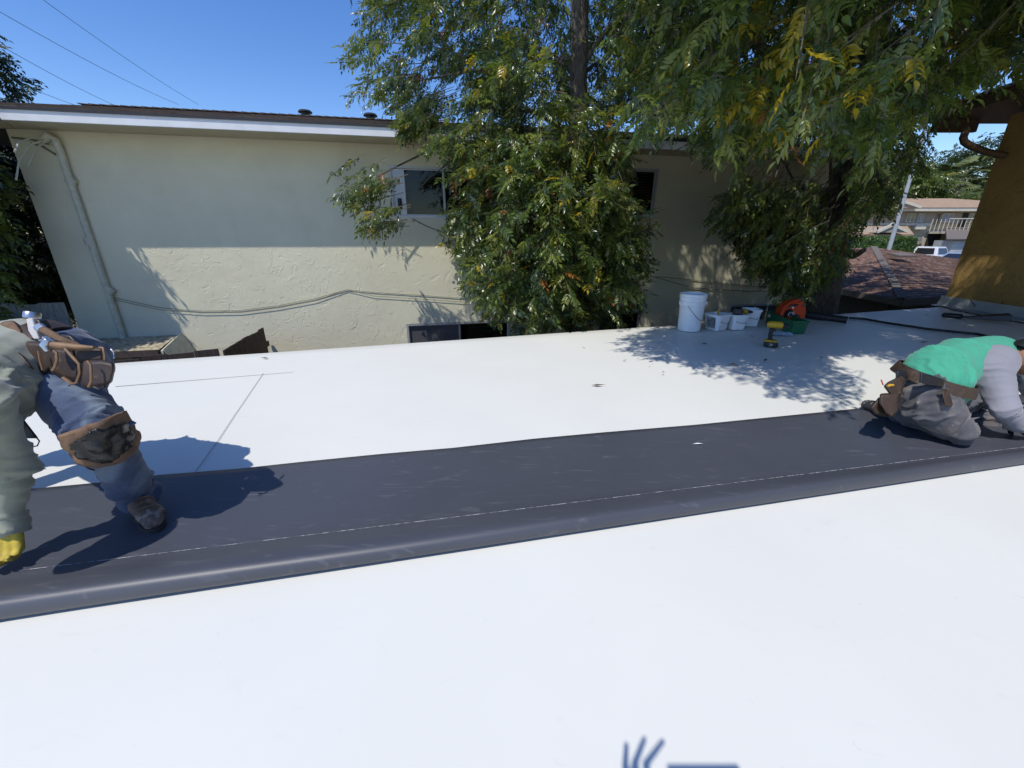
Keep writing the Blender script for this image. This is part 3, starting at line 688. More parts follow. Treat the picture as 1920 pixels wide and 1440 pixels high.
# ------------------------------------------------------------------ right tree
rng = np.random.default_rng(8)
PR = [(1180, -400), (1165, 120), (1160, 230), (1200, 265), (1240, 285), (1290, 300), (1330, 322), (1420, 330), (1500, 300), (1560, 310), (1600, 360), (1625, 392), (1690, 350), (1715, 318), (1735, 265), (1765, 205), (1830, 190), (1880, 160), (1925, 130), (2300, 120), (2300, -400)]
PR2 = [(1345, 330), (1395, 350), (1480, 345), (1560, 380), (1600, 415), (1590, 470), (1560, 545), (1490, 572), (1425, 525), (1400, 478), (1362, 450), (1352, 400)]
PR3 = [(1585, 330), (1720, 350), (1660, 395), (1600, 420), (1590, 380)]
rt_loc = Vector(onz(1560, 580, -2.5)); rt_loc = Vector((5.05, 7.6, -2.5))
rtree = empty('ash_tree', rt_loc, 0, 'large shaded ash tree at right, leaning grey trunk, crown hanging over the tools', 'tree')
def offok(P): return (P[:, 0] > .3)
ra = sample(((.4, 2.5, 1.75), (7.5, 4.6, 4.2)), [PR], 1050, rng, gapmask, offok=offok)
rb = sample(((.8, 4.2, 1.4), (9.0, 9.0, 6.5)), [PR], 1650, rng, gapmask, offok=offok)
rc = sample(((2.2, 5.8, -1.2), (6.2, 7.9, 2.2)), [PR2], 330, rng, gapmask)
rd = sample(((4.0, 5.2, .9), (7.5, 7.5, 2.2)), [PR3], 60, rng)
re_ = sample(((.0, 1.2, 2.7), (6.5, 5.0, 4.6)), [], 620, rng, lambda P, u, v: (P[:, 1] + SH[1] * P[:, 2] < edge_y(P[:, 0] + SH[0] * P[:, 2])) * 1.0, offok=offok)
C = np.concatenate([ra, rb, rc, rd, re_])
D = np.stack([C[:, 0] - 5.2, C[:, 1] - 6.8, np.full(len(C), -.3)], 1); D = norm(D) + rng.normal(size=C.shape) * .45; D[:, 2] -= .45
pos, fw, upv = twigs_to_leaves(C, D, rng, 11, .55, .42)
upv = upv + rng.normal(size=upv.shape) * .3; sc = rng.uniform(.48, .86, len(pos)); ti = tints(len(pos), rng, warm=.014)
u, v, d = proj_np(pos); warm = ((u - 1440) ** 2 / 90 ** 2 + (v - 150) ** 2 / 190 ** 2 < 1) & (rng.random(len(u)) < .13); ti[warm] = np.array((.38, .34, .04)); w2_ = warm & (rng.random(len(u)) < .35); ti[w2_] = np.array((.34, .17, .06))
vis = (u > 0) & (u < 1920) & (v > -5) & (v < 1440)
size = np.where(vis, sc / np.maximum(d, .3), 0); order = np.argsort(-size); big = set(order[:290].tolist()); rest = np.array([i for i in range(len(pos)) if i not in big])
o = build_leaves('foliage', pos[rest] - np.array(rt_loc), fw[rest], upv[rest], sc[rest], ti[rest], TL, M['leaf'], rtree); tag(o, kind='stuff')
to_leaf_objects(pos, fw, upv, sc, ti, sorted(big), rtree, M['leaf'])
o = twig_mesh(C - np.array(rt_loc), D, .55, .005, 'twigs', M['twig'], rtree); tag(o, kind='stuff')
rt = [rt_loc, W(1530, 600, 8.0), W(1550, 470, 7.6), W(1575, 350, 7.3), W(1605, 260, 7.0), W(1640, 100, 6.8), W(1660, -150, 6.6)]
limb(rt, .30, .15, 'trunk', rtree, M['bark'], 16, .04)
limb([W(1562, 420, 7.5), W(1600, 330, 7.0), W(1640, 240, 6.4), W(1720, 120, 5.6), W(1850, 40, 5.0)], .11, .04, 'limb', rtree, M['bark'], 10, .03)
limb([W(1590, 300, 7.1), W(1520, 180, 6.4), W(1430, 90, 5.4), W(1350, -20, 4.4), W(1300, -200, 3.6)], .09, .03, 'limb', rtree, M['bark'], 10, .03)
limb([W(1605, 260, 7.0), W(1580, 120, 5.6), W(1560, -40, 4.2), W(1530, -400, 3.2)], .08, .03, 'limb', rtree, M['bark'], 10, .03)
limb([W(1575, 470, 7.5), W(1600, 480, 7.2), W(1620, 468, 7.0), W(1608, 472, 6.9)], .06, .02, 'limb', rtree, M['bark'], 8, .03)
limb([W(1475, 262, 6.6), W(1462, 300, 6.6), W(1450, 350, 6.6)], .03, .008, 'limb', rtree, M['bark'], 8)
for j in range(26):
    c = Vector(C[lr.randrange(len(C))]); k = lr.choice([2, 3, 4, 5]); s = Vector(rt[k]); mid = s.lerp(c, .5) + Vector((lr.uniform(-.2, .2), lr.uniform(-.2, .2), lr.uniform(.1, .5)))
    limb([s, mid, c], .03, .006, 'branch', rtree, M['bark'], 6, .03)
# bare arching twigs in the gap between both crowns
for (pts) in (((1170, 130, 5.5), (1210, 170, 5.4), (1260, 190, 5.3)), ((1080, 60, 5.6), (1110, 78, 5.5), (1150, 70, 5.4)), ((1130, 235, 6), (1160, 232, 6), (1200, 245, 6)), ((1700, 20, 4.5), (1760, 60, 4.6), (1820, 20, 4.8)), ((1840, 0, 4.5), (1780, 50, 4.5), (1755, 70, 4.5)), ((1280, 20, 4), (1240, 60, 4.2), (1230, 110, 4.4))):
    limb([W(*q) for q in pts], .007, .003, 'bare_twig', rtree, M['conduit'], 5)

#
TB = leaf_template(3, .5, False, 9, .22, .11)
def mass(name, label, cat, c, radii, n, loc, palette, seed, mt, leafscale=1, trunk=None, group=None, kind=None, clear=None, trunk_r=.12):
    rng = np.random.default_rng(seed); c = np.array(c); radii = np.array(radii)
    root = empty(name, loc, 0, label, cat, group)
    q = norm(rng.normal(size=(n * 2, 3))); rr = rng.uniform(.35, 1, (n * 2, 1)) ** .6
    nz = np.array([noise.noise(Vector(tuple(p * 2.2 + seed))) for p in q])[:, None]
    P = c + q * radii * rr * (1 + .45 * nz); nz2 = np.array([noise.noise(Vector(tuple(p / (radii.mean() * .4)))) for p in P]); P = P[nz2 > -.22]
    if clear is not None: P = P[clear(P)]
    P = P[:n]; D = norm(P - c) + rng.normal(size=P.shape) * .5
    pos, fw, upv = twigs_to_leaves(P, D, rng, 6, .5 * leafscale, .25)
    o = build_leaves('foliage', pos - np.array(loc), fw, upv, rng.uniform(.8, 1.2, len(pos)) * leafscale, tints(len(pos), rng, palette, 0.003), TB, mt, root); tag(o, kind='stuff')
    limb([loc, Vector(loc).lerp(Vector(c), .5) + Vector((.1, 0, 0)), tuple(c + np.array((0, 0, radii[2] * .5)))], trunk_r, trunk_r * .4, 'trunk', root, M['bark'], 8, .05)
    return root
DARK = np.array([(.018, .030, .012), (.022, .036, .014), (.014, .024, .010)])  # low values put the left tree's shade into its leaf colour
def leftclear(P):
    m = P @ np.array(MX); s = P @ np.array(AX); u, v, d = proj_np(P); return ~((s > SL - .35) & (m > WC - .3))
lc = W(20, 400, 9.0)
mass('shade_dark_tree', 'dense tree with shade painted into its dark leaf colour, filling the left edge beside the house corner', 'tree', W(-60, 400, 8.6), (2.2, 1.7, 2.3), 3800, (W(-60, 400, 8.6).x, W(-60, 400, 8.6).y, -2.5), DARK, 3, M['leaf_dark'], .75, clear=leftclear)
# the off-frame tree whose shade falls on the wall by the conduit
def offleft(P):
    u, v, d = proj_np(P); m = P @ np.array(MX); s = (WC - m) / float(-SUN.dot(MX)); Wp = P - s[:, None] * S_; uw, vw, dw = proj_np(Wp)
    okw = inpoly(uw, vw, [(-900, 300), (80, 440), (180, 440), (232, 462), (275, 530), (312, 600), (332, 660), (332, 1400), (-900, 1400)])
    inframe = (u > -15) & (d > .2); okf = ~inframe | inpoly(u, v, [(-50, 60), (10, 85), (18, 125), (25, 170), (0, 200), (-50, 200)])
    z = P[:, 2]; R = P.copy(); R[:, 0] += SH[0] * z; R[:, 1] += SH[1] * z; onroof = (R[:, 1] < E0.y + (R[:, 0] - E0.x) * ed.y / ed.x)
    return okw & okf & ~onroof & (m < WC - .15)
mass('side_yard_tree', 'tree leaning in at the left edge above the eave, casting leafy shade on the wall', 'tree', (-8.0, 5.0, 1.8), (1.9, 1.6, 3.2), 1500, (-9.4, 5.2, -2.5), GREEN, 12, M['leaf'], .9, clear=offleft)

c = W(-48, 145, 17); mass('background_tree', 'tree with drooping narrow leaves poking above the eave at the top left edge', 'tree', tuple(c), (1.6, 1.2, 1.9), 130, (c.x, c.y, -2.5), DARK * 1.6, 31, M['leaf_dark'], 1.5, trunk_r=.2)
# ------------------------------------------------------------------ hip-roofed neighbour at right
hp = empty('low_hip_roof_house', (9.5, 10.5, -2.5), 0, 'low neighbouring house with brown shingled hip roof right of the big tree trunk', 'building')
ze = -.10
Cn = onz(1692, 562, ze); Lf = onz(1571, 540, ze); Rt = onz(1775, 556, ze)
A = onz(1638, 464, .72); dirL = (Lf - Cn).normalized(); dirR = (Rt - Cn).normalized()
Lfar = Cn + dirL * 9; Rfar = Cn + dirR * 9
Bp = W(1800, 486, (A - CAM).dot(Vector((0, CP, -SP))) * 1.0); Bfar = A + (Bp - A) * 2.2; 
Aleft = onz(1500, 470, .72)
def shingled(P00, P10, P11, P01, nr, nc, name, mats, parent, jitter=.4):
    mb = MB()
    nrm = (P10 - P00).cross(P01 - P00).normalized()
    if nrm.z < 0: nrm = -nrm
    for r in range(nr):
        f0 = r / nr; f1 = (r + 1.12) / nr; off = random.uniform(0, 1)
        for c in range(nc + 1):
            g0 = max(0, (c - off) / nc); g1 = min(1, (c + 1 - off) / nc)
            if g1 - g0 < .002: continue
            g1 -= .06 / nc
            th = .012 + random.random() * .008; mb.cur = 1 if random.random() < jitter else 0
            a = P00.lerp(P10, g0).lerp(P01.lerp(P11, g0), f0); b = P00.lerp(P10, g1).lerp(P01.lerp(P11, g1), f0)
            c_ = P00.lerp(P10, g1).lerp(P01.lerp(P11, g1), min(1, f1)); d_ = P00.lerp(P10, g0).lerp(P01.lerp(P11, g0), min(1, f1))
            mb.add([a + nrm * th, b + nrm * th, c_ + nrm * .003, d_ + nrm * .003, a, b], [(0, 1, 2, 3), (4, 5, 1, 0)])
    o = rel(mb.build(name, mats, parent), parent); tag(o, kind='stuff'); return o
SHM = [M['shingle_red'], M['shingle_red2']]
mb = MB(); dz_ = Vector((0, 0, -.03))
for (a_, b_, c_, d_) in ((Cn, Rfar, Bfar, A), (Lfar, Cn, A, Aleft)):
    g_ = lambda i, j: a_.lerp(b_, i / 12).lerp(d_.lerp(c_, i / 12), j / 12) + dz_
    for i in range(12):
        for j in range(12): mb.quad(g_(i, j), g_(i + 1, j), g_(i + 1, j + 1), g_(i, j + 1))
rel(mb.build('roof_deck', M['shingle_red'], hp), hp)
shingled(Cn, Rfar, Bfar, A, 34, 40, 'shingles', SHM, hp)
shingled(Lfar, Cn, A, Aleft, 34, 40, 'shingles', SHM, hp)
k = 0
for i in range(26):
    p = A.lerp(Cn, (i + .5) / 26); mb = MB(); d = (Cn - A).normalized(); sd = d.cross(Vector((0, 0, 1))).normalized(); ud = sd.cross(d); mb.box(p + Vector((0, 0, .035)), (.16, .20, .012), Matrix((sd, d, ud)).transposed() @ Matrix.Rotation(-.05, 3, 'X')); rel(mb.build('ridge_cap', M['hip_cap'], hp), hp)
for a, b in ((Lfar, Cn), (Cn, Rfar)):
    mb = MB(); dn = Vector((0, 0, -.13)); nn = Vector(((b - a).y, -(b - a).x, 0)).normalized() * .03
    mb.prism([a + nn, b + nn, b + nn + dn, a + nn + dn], -nn * 1.2); rel(mb.build('fascia', M['hip_cap'], hp), hp)
inn = Vector((.35, .55, 0)); mb = MB(); mb.prism([Lfar + inn, Cn + inn + Vector((0, .1, 0)), Rfar + inn, Rfar + Vector((0, 8, 0)), Lfar + Vector((0, 8, 0))], (0, 0, -2.4)); rel(mb.build('wall', mat('shade_dark_wall', (.10, .075, .05), .9), hp), hp)  # wall coloured dark to stand for the shade below the eave
mb = MB(); p = W(1690, 480, 11.5); mb.box(p + Vector((0, 0, 0.03)), (.5, .42, .05), Matrix.Rotation(.15, 3, 'X')); rel(mb.build('roof_vent', M['hip_cap'], hp), hp)

# ------------------------------------------------------------------ far apartment building
YB = 38.0
def fb(u, v, y=YB): return ony(u, v, y)
apt = empty('apartment_building', (35, YB, -1.75), 0, 'far beige two-storey apartment building with tan roof and balcony across the street', 'building')
M['apt_wall'] = mat('beige_stucco', (.50, .42, .27), .9, .08, 2); M['apt_upper'] = mat('tan_siding', (.36, .29, .22), .9, .08, 2)
M['apt_roof'] = mat('tan_shingle', (.40, .27, .17), .95, .2, 3); M['apt_trim'] = mat('cream_trim', (.62, .56, .44), .8); M['dark_open'] = mat('dark_opening', (.03, .025, .025), .9)
zE = fb(1700, 397).z; zM = fb(1700, 419).z; x0 = fb(1480, 400).x; x1 = fb(1990, 400).x; zg = -1.75
def B(name, a, b, m, bev=0):
    a = Vector(a); b = Vector(b); mb = MB(); mb.box((a + b) / 2, [abs(q) for q in (b - a)]); return rel(mb.build(name, m, apt, bevel=bev), apt)
B('upper_wall', (x0, YB, zM), (x1, YB + 8, zE), M['apt_upper']); B('lower_wall', (x0, YB + .15, zg), (x1, YB + 8, zM), M['apt_wall']); B('belt_course', (x0, YB - .12, zM - .16), (fb(1745, 420).x, YB + .1, zM + .02), M['apt_trim'])
B('eave_fascia', (x0 - .6, YB - .9, zE), (x1 + .6, YB - .8, zE + .28), M['apt_trim']); B('soffit', (x0 - .6, YB - .8, zE + .02), (x1 + .6, YB + .1, zE + .08), M['apt_trim'])
rt0 = fb(1640, 372, YB + 4).z; mb = MB(); xr = fb(1772, 373, YB + 4).x; xe = fb(1848, 397, YB - 1).x
mb.add([(x0 - .6, YB - .95, zE + .28), (x1 + .6, YB - .95, zE + .28), (x1 + .6, YB + 9, zE + .28), (x0 - .6, YB + 9, zE + .28), (x0 + 2, YB + 4, rt0), (x1 - 6, YB + 4, rt0)], [(0, 1, 5, 4), (1, 2, 5), (2, 3, 4, 5), (3, 0, 4), (0, 3, 2, 1)])
rel(mb.build('roof', M['apt_roof'], apt), apt)
def gable(u0, u1, v0, va, y, nm='gable'):
    a = fb(u0, v0, y); b = fb(u1, v0, y); c = fb((u0 + u1) / 2, va, y); mb = MB(); mb.prism([a, b, c], (0, 3.0, .0)); g = rel(mb.build(nm, M['apt_upper'], apt), apt)
    for p, q in ((a, c), (c, b)):
        mb = MB(); d = (q - p).normalized(); mb.box((p + q) / 2 + Vector((0, -.06, .1)), ((q - p).length + .3, .12, .2), Matrix.Rotation(-math.atan2(d.z, d.x), 3, 'Y')); rel(mb.build('barge_board', M['apt_trim'], apt), apt)
gable(1610, 1722, 390, 372, YB - 1.2); 
# lower porch roof
zp = fb(1650, 443, YB - 3).z
mb = MB(); mb.add([(x0, YB - 4, zp), (fb(1712, 443, YB - 4).x, YB - 4, zp), (fb(1700, 424).x, YB + .1, zM - .25), (x0, YB + .1, zM - .25)], [(0, 1, 2, 3)]); o = rel(mb.build('porch_roof', M['apt_roof'], apt), apt); o.modifiers.new('s', 'SOLIDIFY').thickness = -.15
gable(1646, 1698, 436, 424, YB - 4.3)
def awin(u0, u1, v0, v1, m, y=YB, fr=True):
    a = fb(u0, v1, y - .05); b = fb(u1, v0, y - .05)
    mb = MB(); mb.box(((a.x + b.x) / 2, y - .05, (a.z + b.z) / 2), (b.x - a.x, .1, b.z - a.z)); o = rel(mb.build('window', M['apt_trim'], apt), apt)
    n = 2
    for k in range(n):
        w_ = (b.x - a.x) / n; mb = MB(); mb.box((a.x + w_ * (k + .5), y - .11, (a.z + b.z) / 2), (w_ - .12, .03, b.z - a.z - .14)); oo = rel(mb.build('pane', m, o), o)
        oo.matrix_parent_inverse = o.matrix_parent_inverse @ Matrix.Identity(4) if False else Matrix.LocRotScale(apt.location, None, None).inverted() @ Matrix.Identity(4) if False else Matrix.Identity(4)
awin(1697, 1718, 400, 417, M['glass']); awin(1718, 1734, 400, 417, M['curtain']); awin(1763, 1790, 400, 417, M['curtain']); awin(1812, 1832, 400, 417, M['glass'])
awin(1712, 1732, 444, 457, M['curtain'], YB + .15)
awin(1752, 1762, 399, 428, M['blind'], YB)
B('ac_unit', fb(1716, 430, YB - .3), (fb(1732, 421).x, YB + .1, fb(1732, 421).z), M['apt_trim'])
B('dark_entry', (fb(1742, 440).x, YB + .02, zg), (fb(1766, 440).x, YB + .12, fb(1750, 436).z), M['dark_open'])
B('dark_door', (fb(1792, 440).x, YB - .06, zM - .6), (fb(1802, 440).x, YB - .02, zE - .1), M['dark_open'])
B('balcony_slab', (fb(1743, 430).x, YB - 1.5, fb(1745, 434).z - .18), (x1, YB + .1, fb(1745, 434).z), M['apt_trim'])
for k in range(26):
    xx = fb(1744, 430, YB - 1.5).x + k * .35; B('baluster', (xx, YB - 1.48, fb(1745, 434).z), (xx + .04, YB - 1.44, fb(1745, 434).z + .95), M['apt_trim'])
B('handrail', (fb(1743, 430).x, YB - 1.52, fb(1745, 434).z + .95), (x1, YB - 1.4, fb(1745, 434).z + 1.02), M['apt_trim'])
B('post', (fb(1762, 430).x, YB - 1.5, zg), (fb(1762, 430).x + .22, YB - 1.3, fb(1745, 434).z), M['apt_trim'])
# garage roof beyond
gar = empty('grey_roofed_garage', (42, 34, -1.75), 0, 'grey-roofed carport in front of the far apartment, right of the vehicles', 'building')
ga = fb(1766, 448, 35); gb_ = fb(1900, 448, 35)
mb = MB(); mb.add([(ga.x, 34.6, ga.z), (gb_.x, 34.6, ga.z), (gb_.x, 37.2, ga.z + .9), (ga.x + 2.2, 37.2, ga.z + .9)], [(0, 1, 2, 3)]); o = rel(mb.build('roof', M['hip_cap'], gar), gar); o.modifiers.new('s', 'SOLIDIFY').thickness = .1
mb = MB(); mb.box(((ga.x + gb_.x) / 2 + .4, 35.8, (ga.z - 1.75) / 2 - .08), (gb_.x - ga.x - 1.2, 1.6, ga.z + 1.75 - .1)); rel(mb.build('wall', M['flashing'], gar), gar)
# hedges
for i, (u0, u1) in enumerate(((1598, 1618), (1629, 1648), (1650, 1668), (1669, 1682), (1684, 1697), (1698, 1712))):
    y = 30.5; a = fb(u0, 447, y); b = fb(u1, 447, y); P = []; rg = np.random.default_rng(i); nn = 420
    cx = (a.x + b.x) / 2; wd = b.x - a.x; hz = a.z - zg
    Q = rg.uniform(-.5, .5, (nn, 3)) * np.array((wd, 1.0, hz)) + np.array((cx, y, zg + hz / 2)); ax = rg.integers(0, 3, nn)
    for k in range(nn):
        s = 1 if rg.random() < .5 else -1
        if ax[k] == 0: Q[k, 0] = cx + s * wd / 2
        elif ax[k] == 1: Q[k, 1] = y - .5
        else: Q[k, 2] = zg + hz
    fwd = rg.normal(size=(nn, 3)); up_ = rg.normal(size=(nn, 3)) + np.array((0, -.5, 1))
    root = empty('hedge', (cx, y, zg), 0, ['low clipped hedge at the far left of the row, beside the tree twigs', 'clipped square hedge second from the left in the row', 'clipped hedge left of the grey street pole', 'clipped hedge just behind the grey street pole', 'narrow clipped hedge right of the grey street pole', 'rightmost clipped hedge below the far ground-floor window'][i], 'hedge', 'clipped hedges before the far building')
    mb = MB(); mb.box((0, 0, hz / 2), (wd * .94, .9, hz * .96)); mb.build('hedge_core', mat('hedge_core', (.04, .08, .02), .9, .3, 3), root, bevel=.1)
    o = build_leaves('foliage', Q - np.array((cx, y, zg)), fwd, up_, rg.uniform(.6, .9, nn), tints(nn, rg, np.array([(.07, .13, .02), (.09, .16, .03)]), 0), TB, M['leaf'], root); tag(o, kind='stuff')
# grey street pole
pb = ony(1663, 480, 25); pt_ = ony(1712, 335, 25)
sp = empty('street_light_pole', (pb.x, 25, -1.9), 0, 'tall plain grey street pole standing behind the brown hip roof', 'pole')
mb = MB(); mb.tube([(pb.x, 25, -1.9), (pb.x, 25, pt_.z + 3)], [.12, .075], 12); rel(mb.build('shaft', M['flashing'], sp, True), sp)
mb = MB(); mb.tube([(pb.x, 25, -1.9), (pb.x, 25, -1.4)], [.2, .17], 12); rel(mb.build('base', M['flashing'], sp, True), sp)
mb = MB(); mb.tube([(pb.x, 25, pt_.z + 2.8), (pb.x - .6, 25, pt_.z + 3.1), (pb.x - 1.4, 25, pt_.z + 3.15)], .04, 8); arm_ = rel(mb.build('lamp_arm', M['flashing'], sp, True), sp)
# vehicles
def vehicle(name, label, cat, loc, rz, Lh, body, cabin, paint, h=.75, wid=1.8, tail=None):
    root = empty(name, loc, rz, label, cat)
    mb = MB(); n = len(body); hw = wid / 2
    mb.prism([(x, -hw, z) for x, z in body], (0, wid, 0)); mb.build('body', paint, root, bevel=.07, seg=3)
    b = cabin; w0, w1 = hw - .04, hw - .22
    lo = [b[0], b[3]]; hi = [b[1], b[2]]
    vs = [(b[0][0], -w0, b[0][1]), (b[3][0], -w0, b[3][1]), (b[3][0], w0, b[3][1]), (b[0][0], w0, b[0][1]), (b[1][0], -w1, b[1][1]), (b[2][0], -w1, b[2][1]), (b[2][0], w1, b[2][1]), (b[1][0], w1, b[1][1])]
    mb = MB(); mb.add(vs, [(0, 1, 5, 4), (1, 2, 6, 5), (2, 3, 7, 6), (3, 0, 4, 7), (4, 5, 6, 7)]); mb.build('cabin', paint, root, bevel=.05, seg=3)
    V = [Vector(q) for q in vs]
    def pane(i, j, k, l, m1=.12, m2=.16):
        a, b_, c, d = V[i], V[j], V[k], V[l]; f = lambda s, t: a.lerp(b_, s).lerp(d.lerp(c, s), t); nrm = (b_ - a).cross(d - a).normalized(); cen = (V[0] + V[6]) / 2
        if (a - cen).dot(nrm) < 0: nrm = -nrm
        mb = MB(); mb.prism([f(m1, m2) + nrm * .012, f(1 - m1, m2) + nrm * .012, f(1 - m1, 1 - m2) + nrm * .012, f(m1, 1 - m2) + nrm * .012], nrm * -.008); mb.build('window', M['glass'], root)
    pane(0, 1, 5, 4, .1); pane(1, 2, 6, 5); pane(3, 2, 6, 7, .1); pane(0, 3, 7, 4)
    for x in (Lh * .3, -Lh * .31):
        for s in (-1, 1):
            mb = MB(); mb.tube([(x, s * (hw - .2), .33), (x, s * (hw + .01), .33)], .34, 20); wv = mb.build('wheel', M['black_drip'], root, True)
            mb = MB(); mb.tube([(x, s * (hw - .1), .33), (x, s * (hw + .02), .33)], .2, 14); mb.build('rim', M['alu'], wv)
    for s in (-1, 1):
        mb = MB(); mb.box((-Lh / 2 - .005, s * (hw - .16), h), (.05, .16, .28)); mb.build('tail_light', mat('red_lens', (.4, .02, .02), .3), root)
        mb = MB(); mb.box((Lh / 2 - .02, s * (hw - .25), h - .1), (.06, .3, .16)); mb.build('headlight', M['white_paint'], root)
        mb = MB(); mb.box((b[3][0] - .25, s * (hw + .06), b[3][1] + .08), (.12, .16, .12)); mb.build('mirror', paint, root, bevel=.02)
    return root
M['truck_paint'] = mat('white_car_paint', (.68, .69, .70), .3, .02, coat=.5); M['car_paint'] = mat('silver_blue_car_paint', (.30, .36, .46), .3, .03, coat=.5)
tp = fb(1752, 470, 31.5)
vehicle('pickup_truck', 'white pickup truck parked in front of the far apartment, tail toward the left', 'pickup truck', (tp.x + 2.4, 34.4, -1.55), rad(22), 5.4,
        [(-2.7, .42), (2.65, .42), (2.7, .8), (2.55, 1.02), (1.15, 1.12), (-.55, 1.12), (-.55, 1.08), (-2.7, 1.08)], [(-.6, 1.1), (-.45, 1.78), (.75, 1.78), (1.3, 1.1)], M['truck_paint'])
tp = fb(1788, 478, 33.2)
vehicle('parked_car', 'silver-blue parked sedan beside the white pickup, nose toward the left', 'car', (fb(1799, 478, 31.0).x, 30.9, -1.52), rad(196), 4.6,
        [(-2.3, .35), (2.25, .35), (2.3, .7), (1.9, .88), (.9, .98), (-1.6, .98), (-2.25, .95)], [(-1.7, .96), (-1.0, 1.42), (.2, 1.42), (1.05, .96)], M['car_paint'])
# background trees
BG = np.array([(.05, .075, .02), (.07, .10, .03), (.04, .06, .02)]); YG = np.array([(.10, .14, .03), (.13, .17, .04), (.08, .11, .03)])
def bt(u, v, y, r, n, pal, seed, label, ls=3.2):
    c = ony(u, v, y); mass('background_tree', label, 'tree', tuple(c), r, n, (c.x, c.y, -1.75), pal, seed, M['leaf'], ls, group='trees behind the far building', trunk_r=.3)
bt(1690, 350, 60, (6, 4, 3.5), 420, BG, 21, 'dark green tree behind the far roof, partly behind the near twigs')
bt(1850, 335, 62, (8, 5, 4.6), 600, BG, 22, 'tall broad tree rising behind the palm by the ochre wall')
bt(1710, 362, 50, (3.4, 3, 2.6), 320, YG, 23, 'round yellow-green tree just above the left part of the tan roof')
bt(1830, 385, 46, (3.4, 2, 1.6), 240, YG, 24, 'bright green shrubby tree above the right end of the tan roof', 2.4)
bt(1560, 330, 64, (8, 5, 7), 400, BG, 25, 'dark tree mass behind the big right tree trunk')
bt(1965, 345, 52, (5, 4, 4.5), 400, BG, 26, 'dark tree hidden mostly behind the ochre wall')
# palm with dead skirt
pc = ony(1802, 335, 52); palm = empty('fan_palm', (pc.x, 52, -1.75), 0, 'fan palm with grey dead frond skirt behind the far building', 'palm')
limb([(pc.x, 52, -1.75), (pc.x, 52, 3), (pc.x, 52, pc.z)], .45, .35, 'trunk', palm, M['bark'], 10)
M['dead_frond'] = mat('dead_frond', (.28, .23, .19), .95, .3, 4); M['frond'] = mat('palm_frond', (.14, .17, .05), .7, .3, 2)
pr = random.Random(4)
mb = MB()
for k in range(160):
    q = pr.uniform(0, 6.28); z = pc.z - pr.uniform(.2, 3.2); r = .5 + pr.uniform(0, .5); a = Vector((pc.x + math.cos(q) * .4, 52 + math.sin(q) * .4, z)); b = a + Vector((math.cos(q) * r, math.sin(q) * r, -pr.uniform(.8, 1.6))); s = Vector((-math.sin(q), math.cos(q), 0)) * .10
    mb.add([a - s, a + s, b + s * .3, b - s * .3], [(0, 1, 2, 3)])
tag(rel(mb.build('dead_frond_skirt', M['dead_frond'], palm), palm), kind='stuff')
for k in range(34):
    q = pr.uniform(0, 6.28); e = pr.uniform(-.5, 1.2); d = Vector((math.cos(q) * math.cos(e), math.sin(q) * math.cos(e), math.sin(e))); a = Vector((pc.x, 52, pc.z)) + d * .3; c = a + d * 1.7; mb = MB(); s = d.cross(Vector((0, 0, 1))).normalized(); uu = s.cross(d)
    mb.tube([a, c], .03, 4)
    for j in range(13):
        g = (j / 12 - .5) * 2.6; t = c + (d * math.cos(g) + s * math.sin(g)) * 1.2 + Vector((0, 0, -.35)); w_ = (s * math.cos(g) - d * math.sin(g)) * .09
        mb.add([c - w_ * .3, c + w_ * .3, (c + t) / 2 + w_ + Vector((0, 0, .12)), t, (c + t) / 2 - w_ + Vector((0, 0, .12))], [(0, 1, 2, 3, 4)])
    rel(mb.build('frond', M['frond'], palm), palm)
# ------------------------------------------------------------------ materials for tools, clothes
M['bucket'] = mat('white_bucket_plastic', (.84, .88, .90), .38, .06, 8, spec=.5)
M['wire'] = mat('wire_handle', (.12, .12, .13), .4, metal=.8)
M['green_box'] = mat('green_plastic', (.012, .13, .055), .45, .15, 9)
M['orange'] = mat('orange_plastic', (.62, .06, .012), .38, .12, 20)
M['black_plastic'] = mat('black_plastic', (.018, .018, .02), .45, .2, 30)
M['yellow'] = mat('yellow_plastic', (.62, .36, .015), .42, .15, 30)
M['white_mark'] = mat('white_print', (.7, .7, .7), .6)
M['steel'] = mat('bright_steel', (.62, .62, .63), .28, .2, 60, metal=.9)
M['leather'] = mat('dark_brown_leather', (.060, .036, .022), .55, .3, 14, .35, 90, .003, col2=(.03, .018, .012))
overlay(M['leather'], (.13, .09, .06), 20, .58, .7, .6, 1)
M['tan_leather'] = mat('tan_leather', (.26, .15, .07), .6, .3, 20, .2, 80, .002, col2=(.15, .085, .04))
M['suede'] = mat('worn_suede', (.24, .145, .085), .9, .3, 18, .5, 90, .004, col2=(.11, .07, .045))
M['tar'] = mat('black_tar', (.012, .012, .011), .28, .4, 30, .8, 45, .006)
overlay(M['tar'], (.55, .55, .52), 45, .70, .74, .9, 0)
M['denim'] = mat('blue_denim', (.065, .098, .175), .85, .3, 9, .4, 160, .003, col2=(.032, .052, .108), sheen=.2)
overlay(M['denim'], (.22, .28, .35), 4, .50, .66, .85, 1)
M['grey_jeans'] = mat('grey_work_jeans', (.115, .115, .122), .85, .3, 9, .3, 220, .002, col2=(.055, .055, .062), sheen=.2)
overlay(M['grey_jeans'], (.23, .185, .155), 5, .54, .70, .85, 1)
overlay(M['grey_jeans'], (.55, .52, .5), 42, .68, .73, .8, .5)
M['sage'] = mat('sage_grey_shirt', (.37, .385, .29), .9, .2, 7, .25, 260, .002, col2=(.27, .29, .22), sheen=.3)
overlay(M['sage'], (.36, .37, .32), 5, .55, .72, .7, 1)
M['green_shirt'] = mat('mint_green_shirt', (.05, .35, .22), .8, .1, 6, .15, 260, .002, sheen=.2)
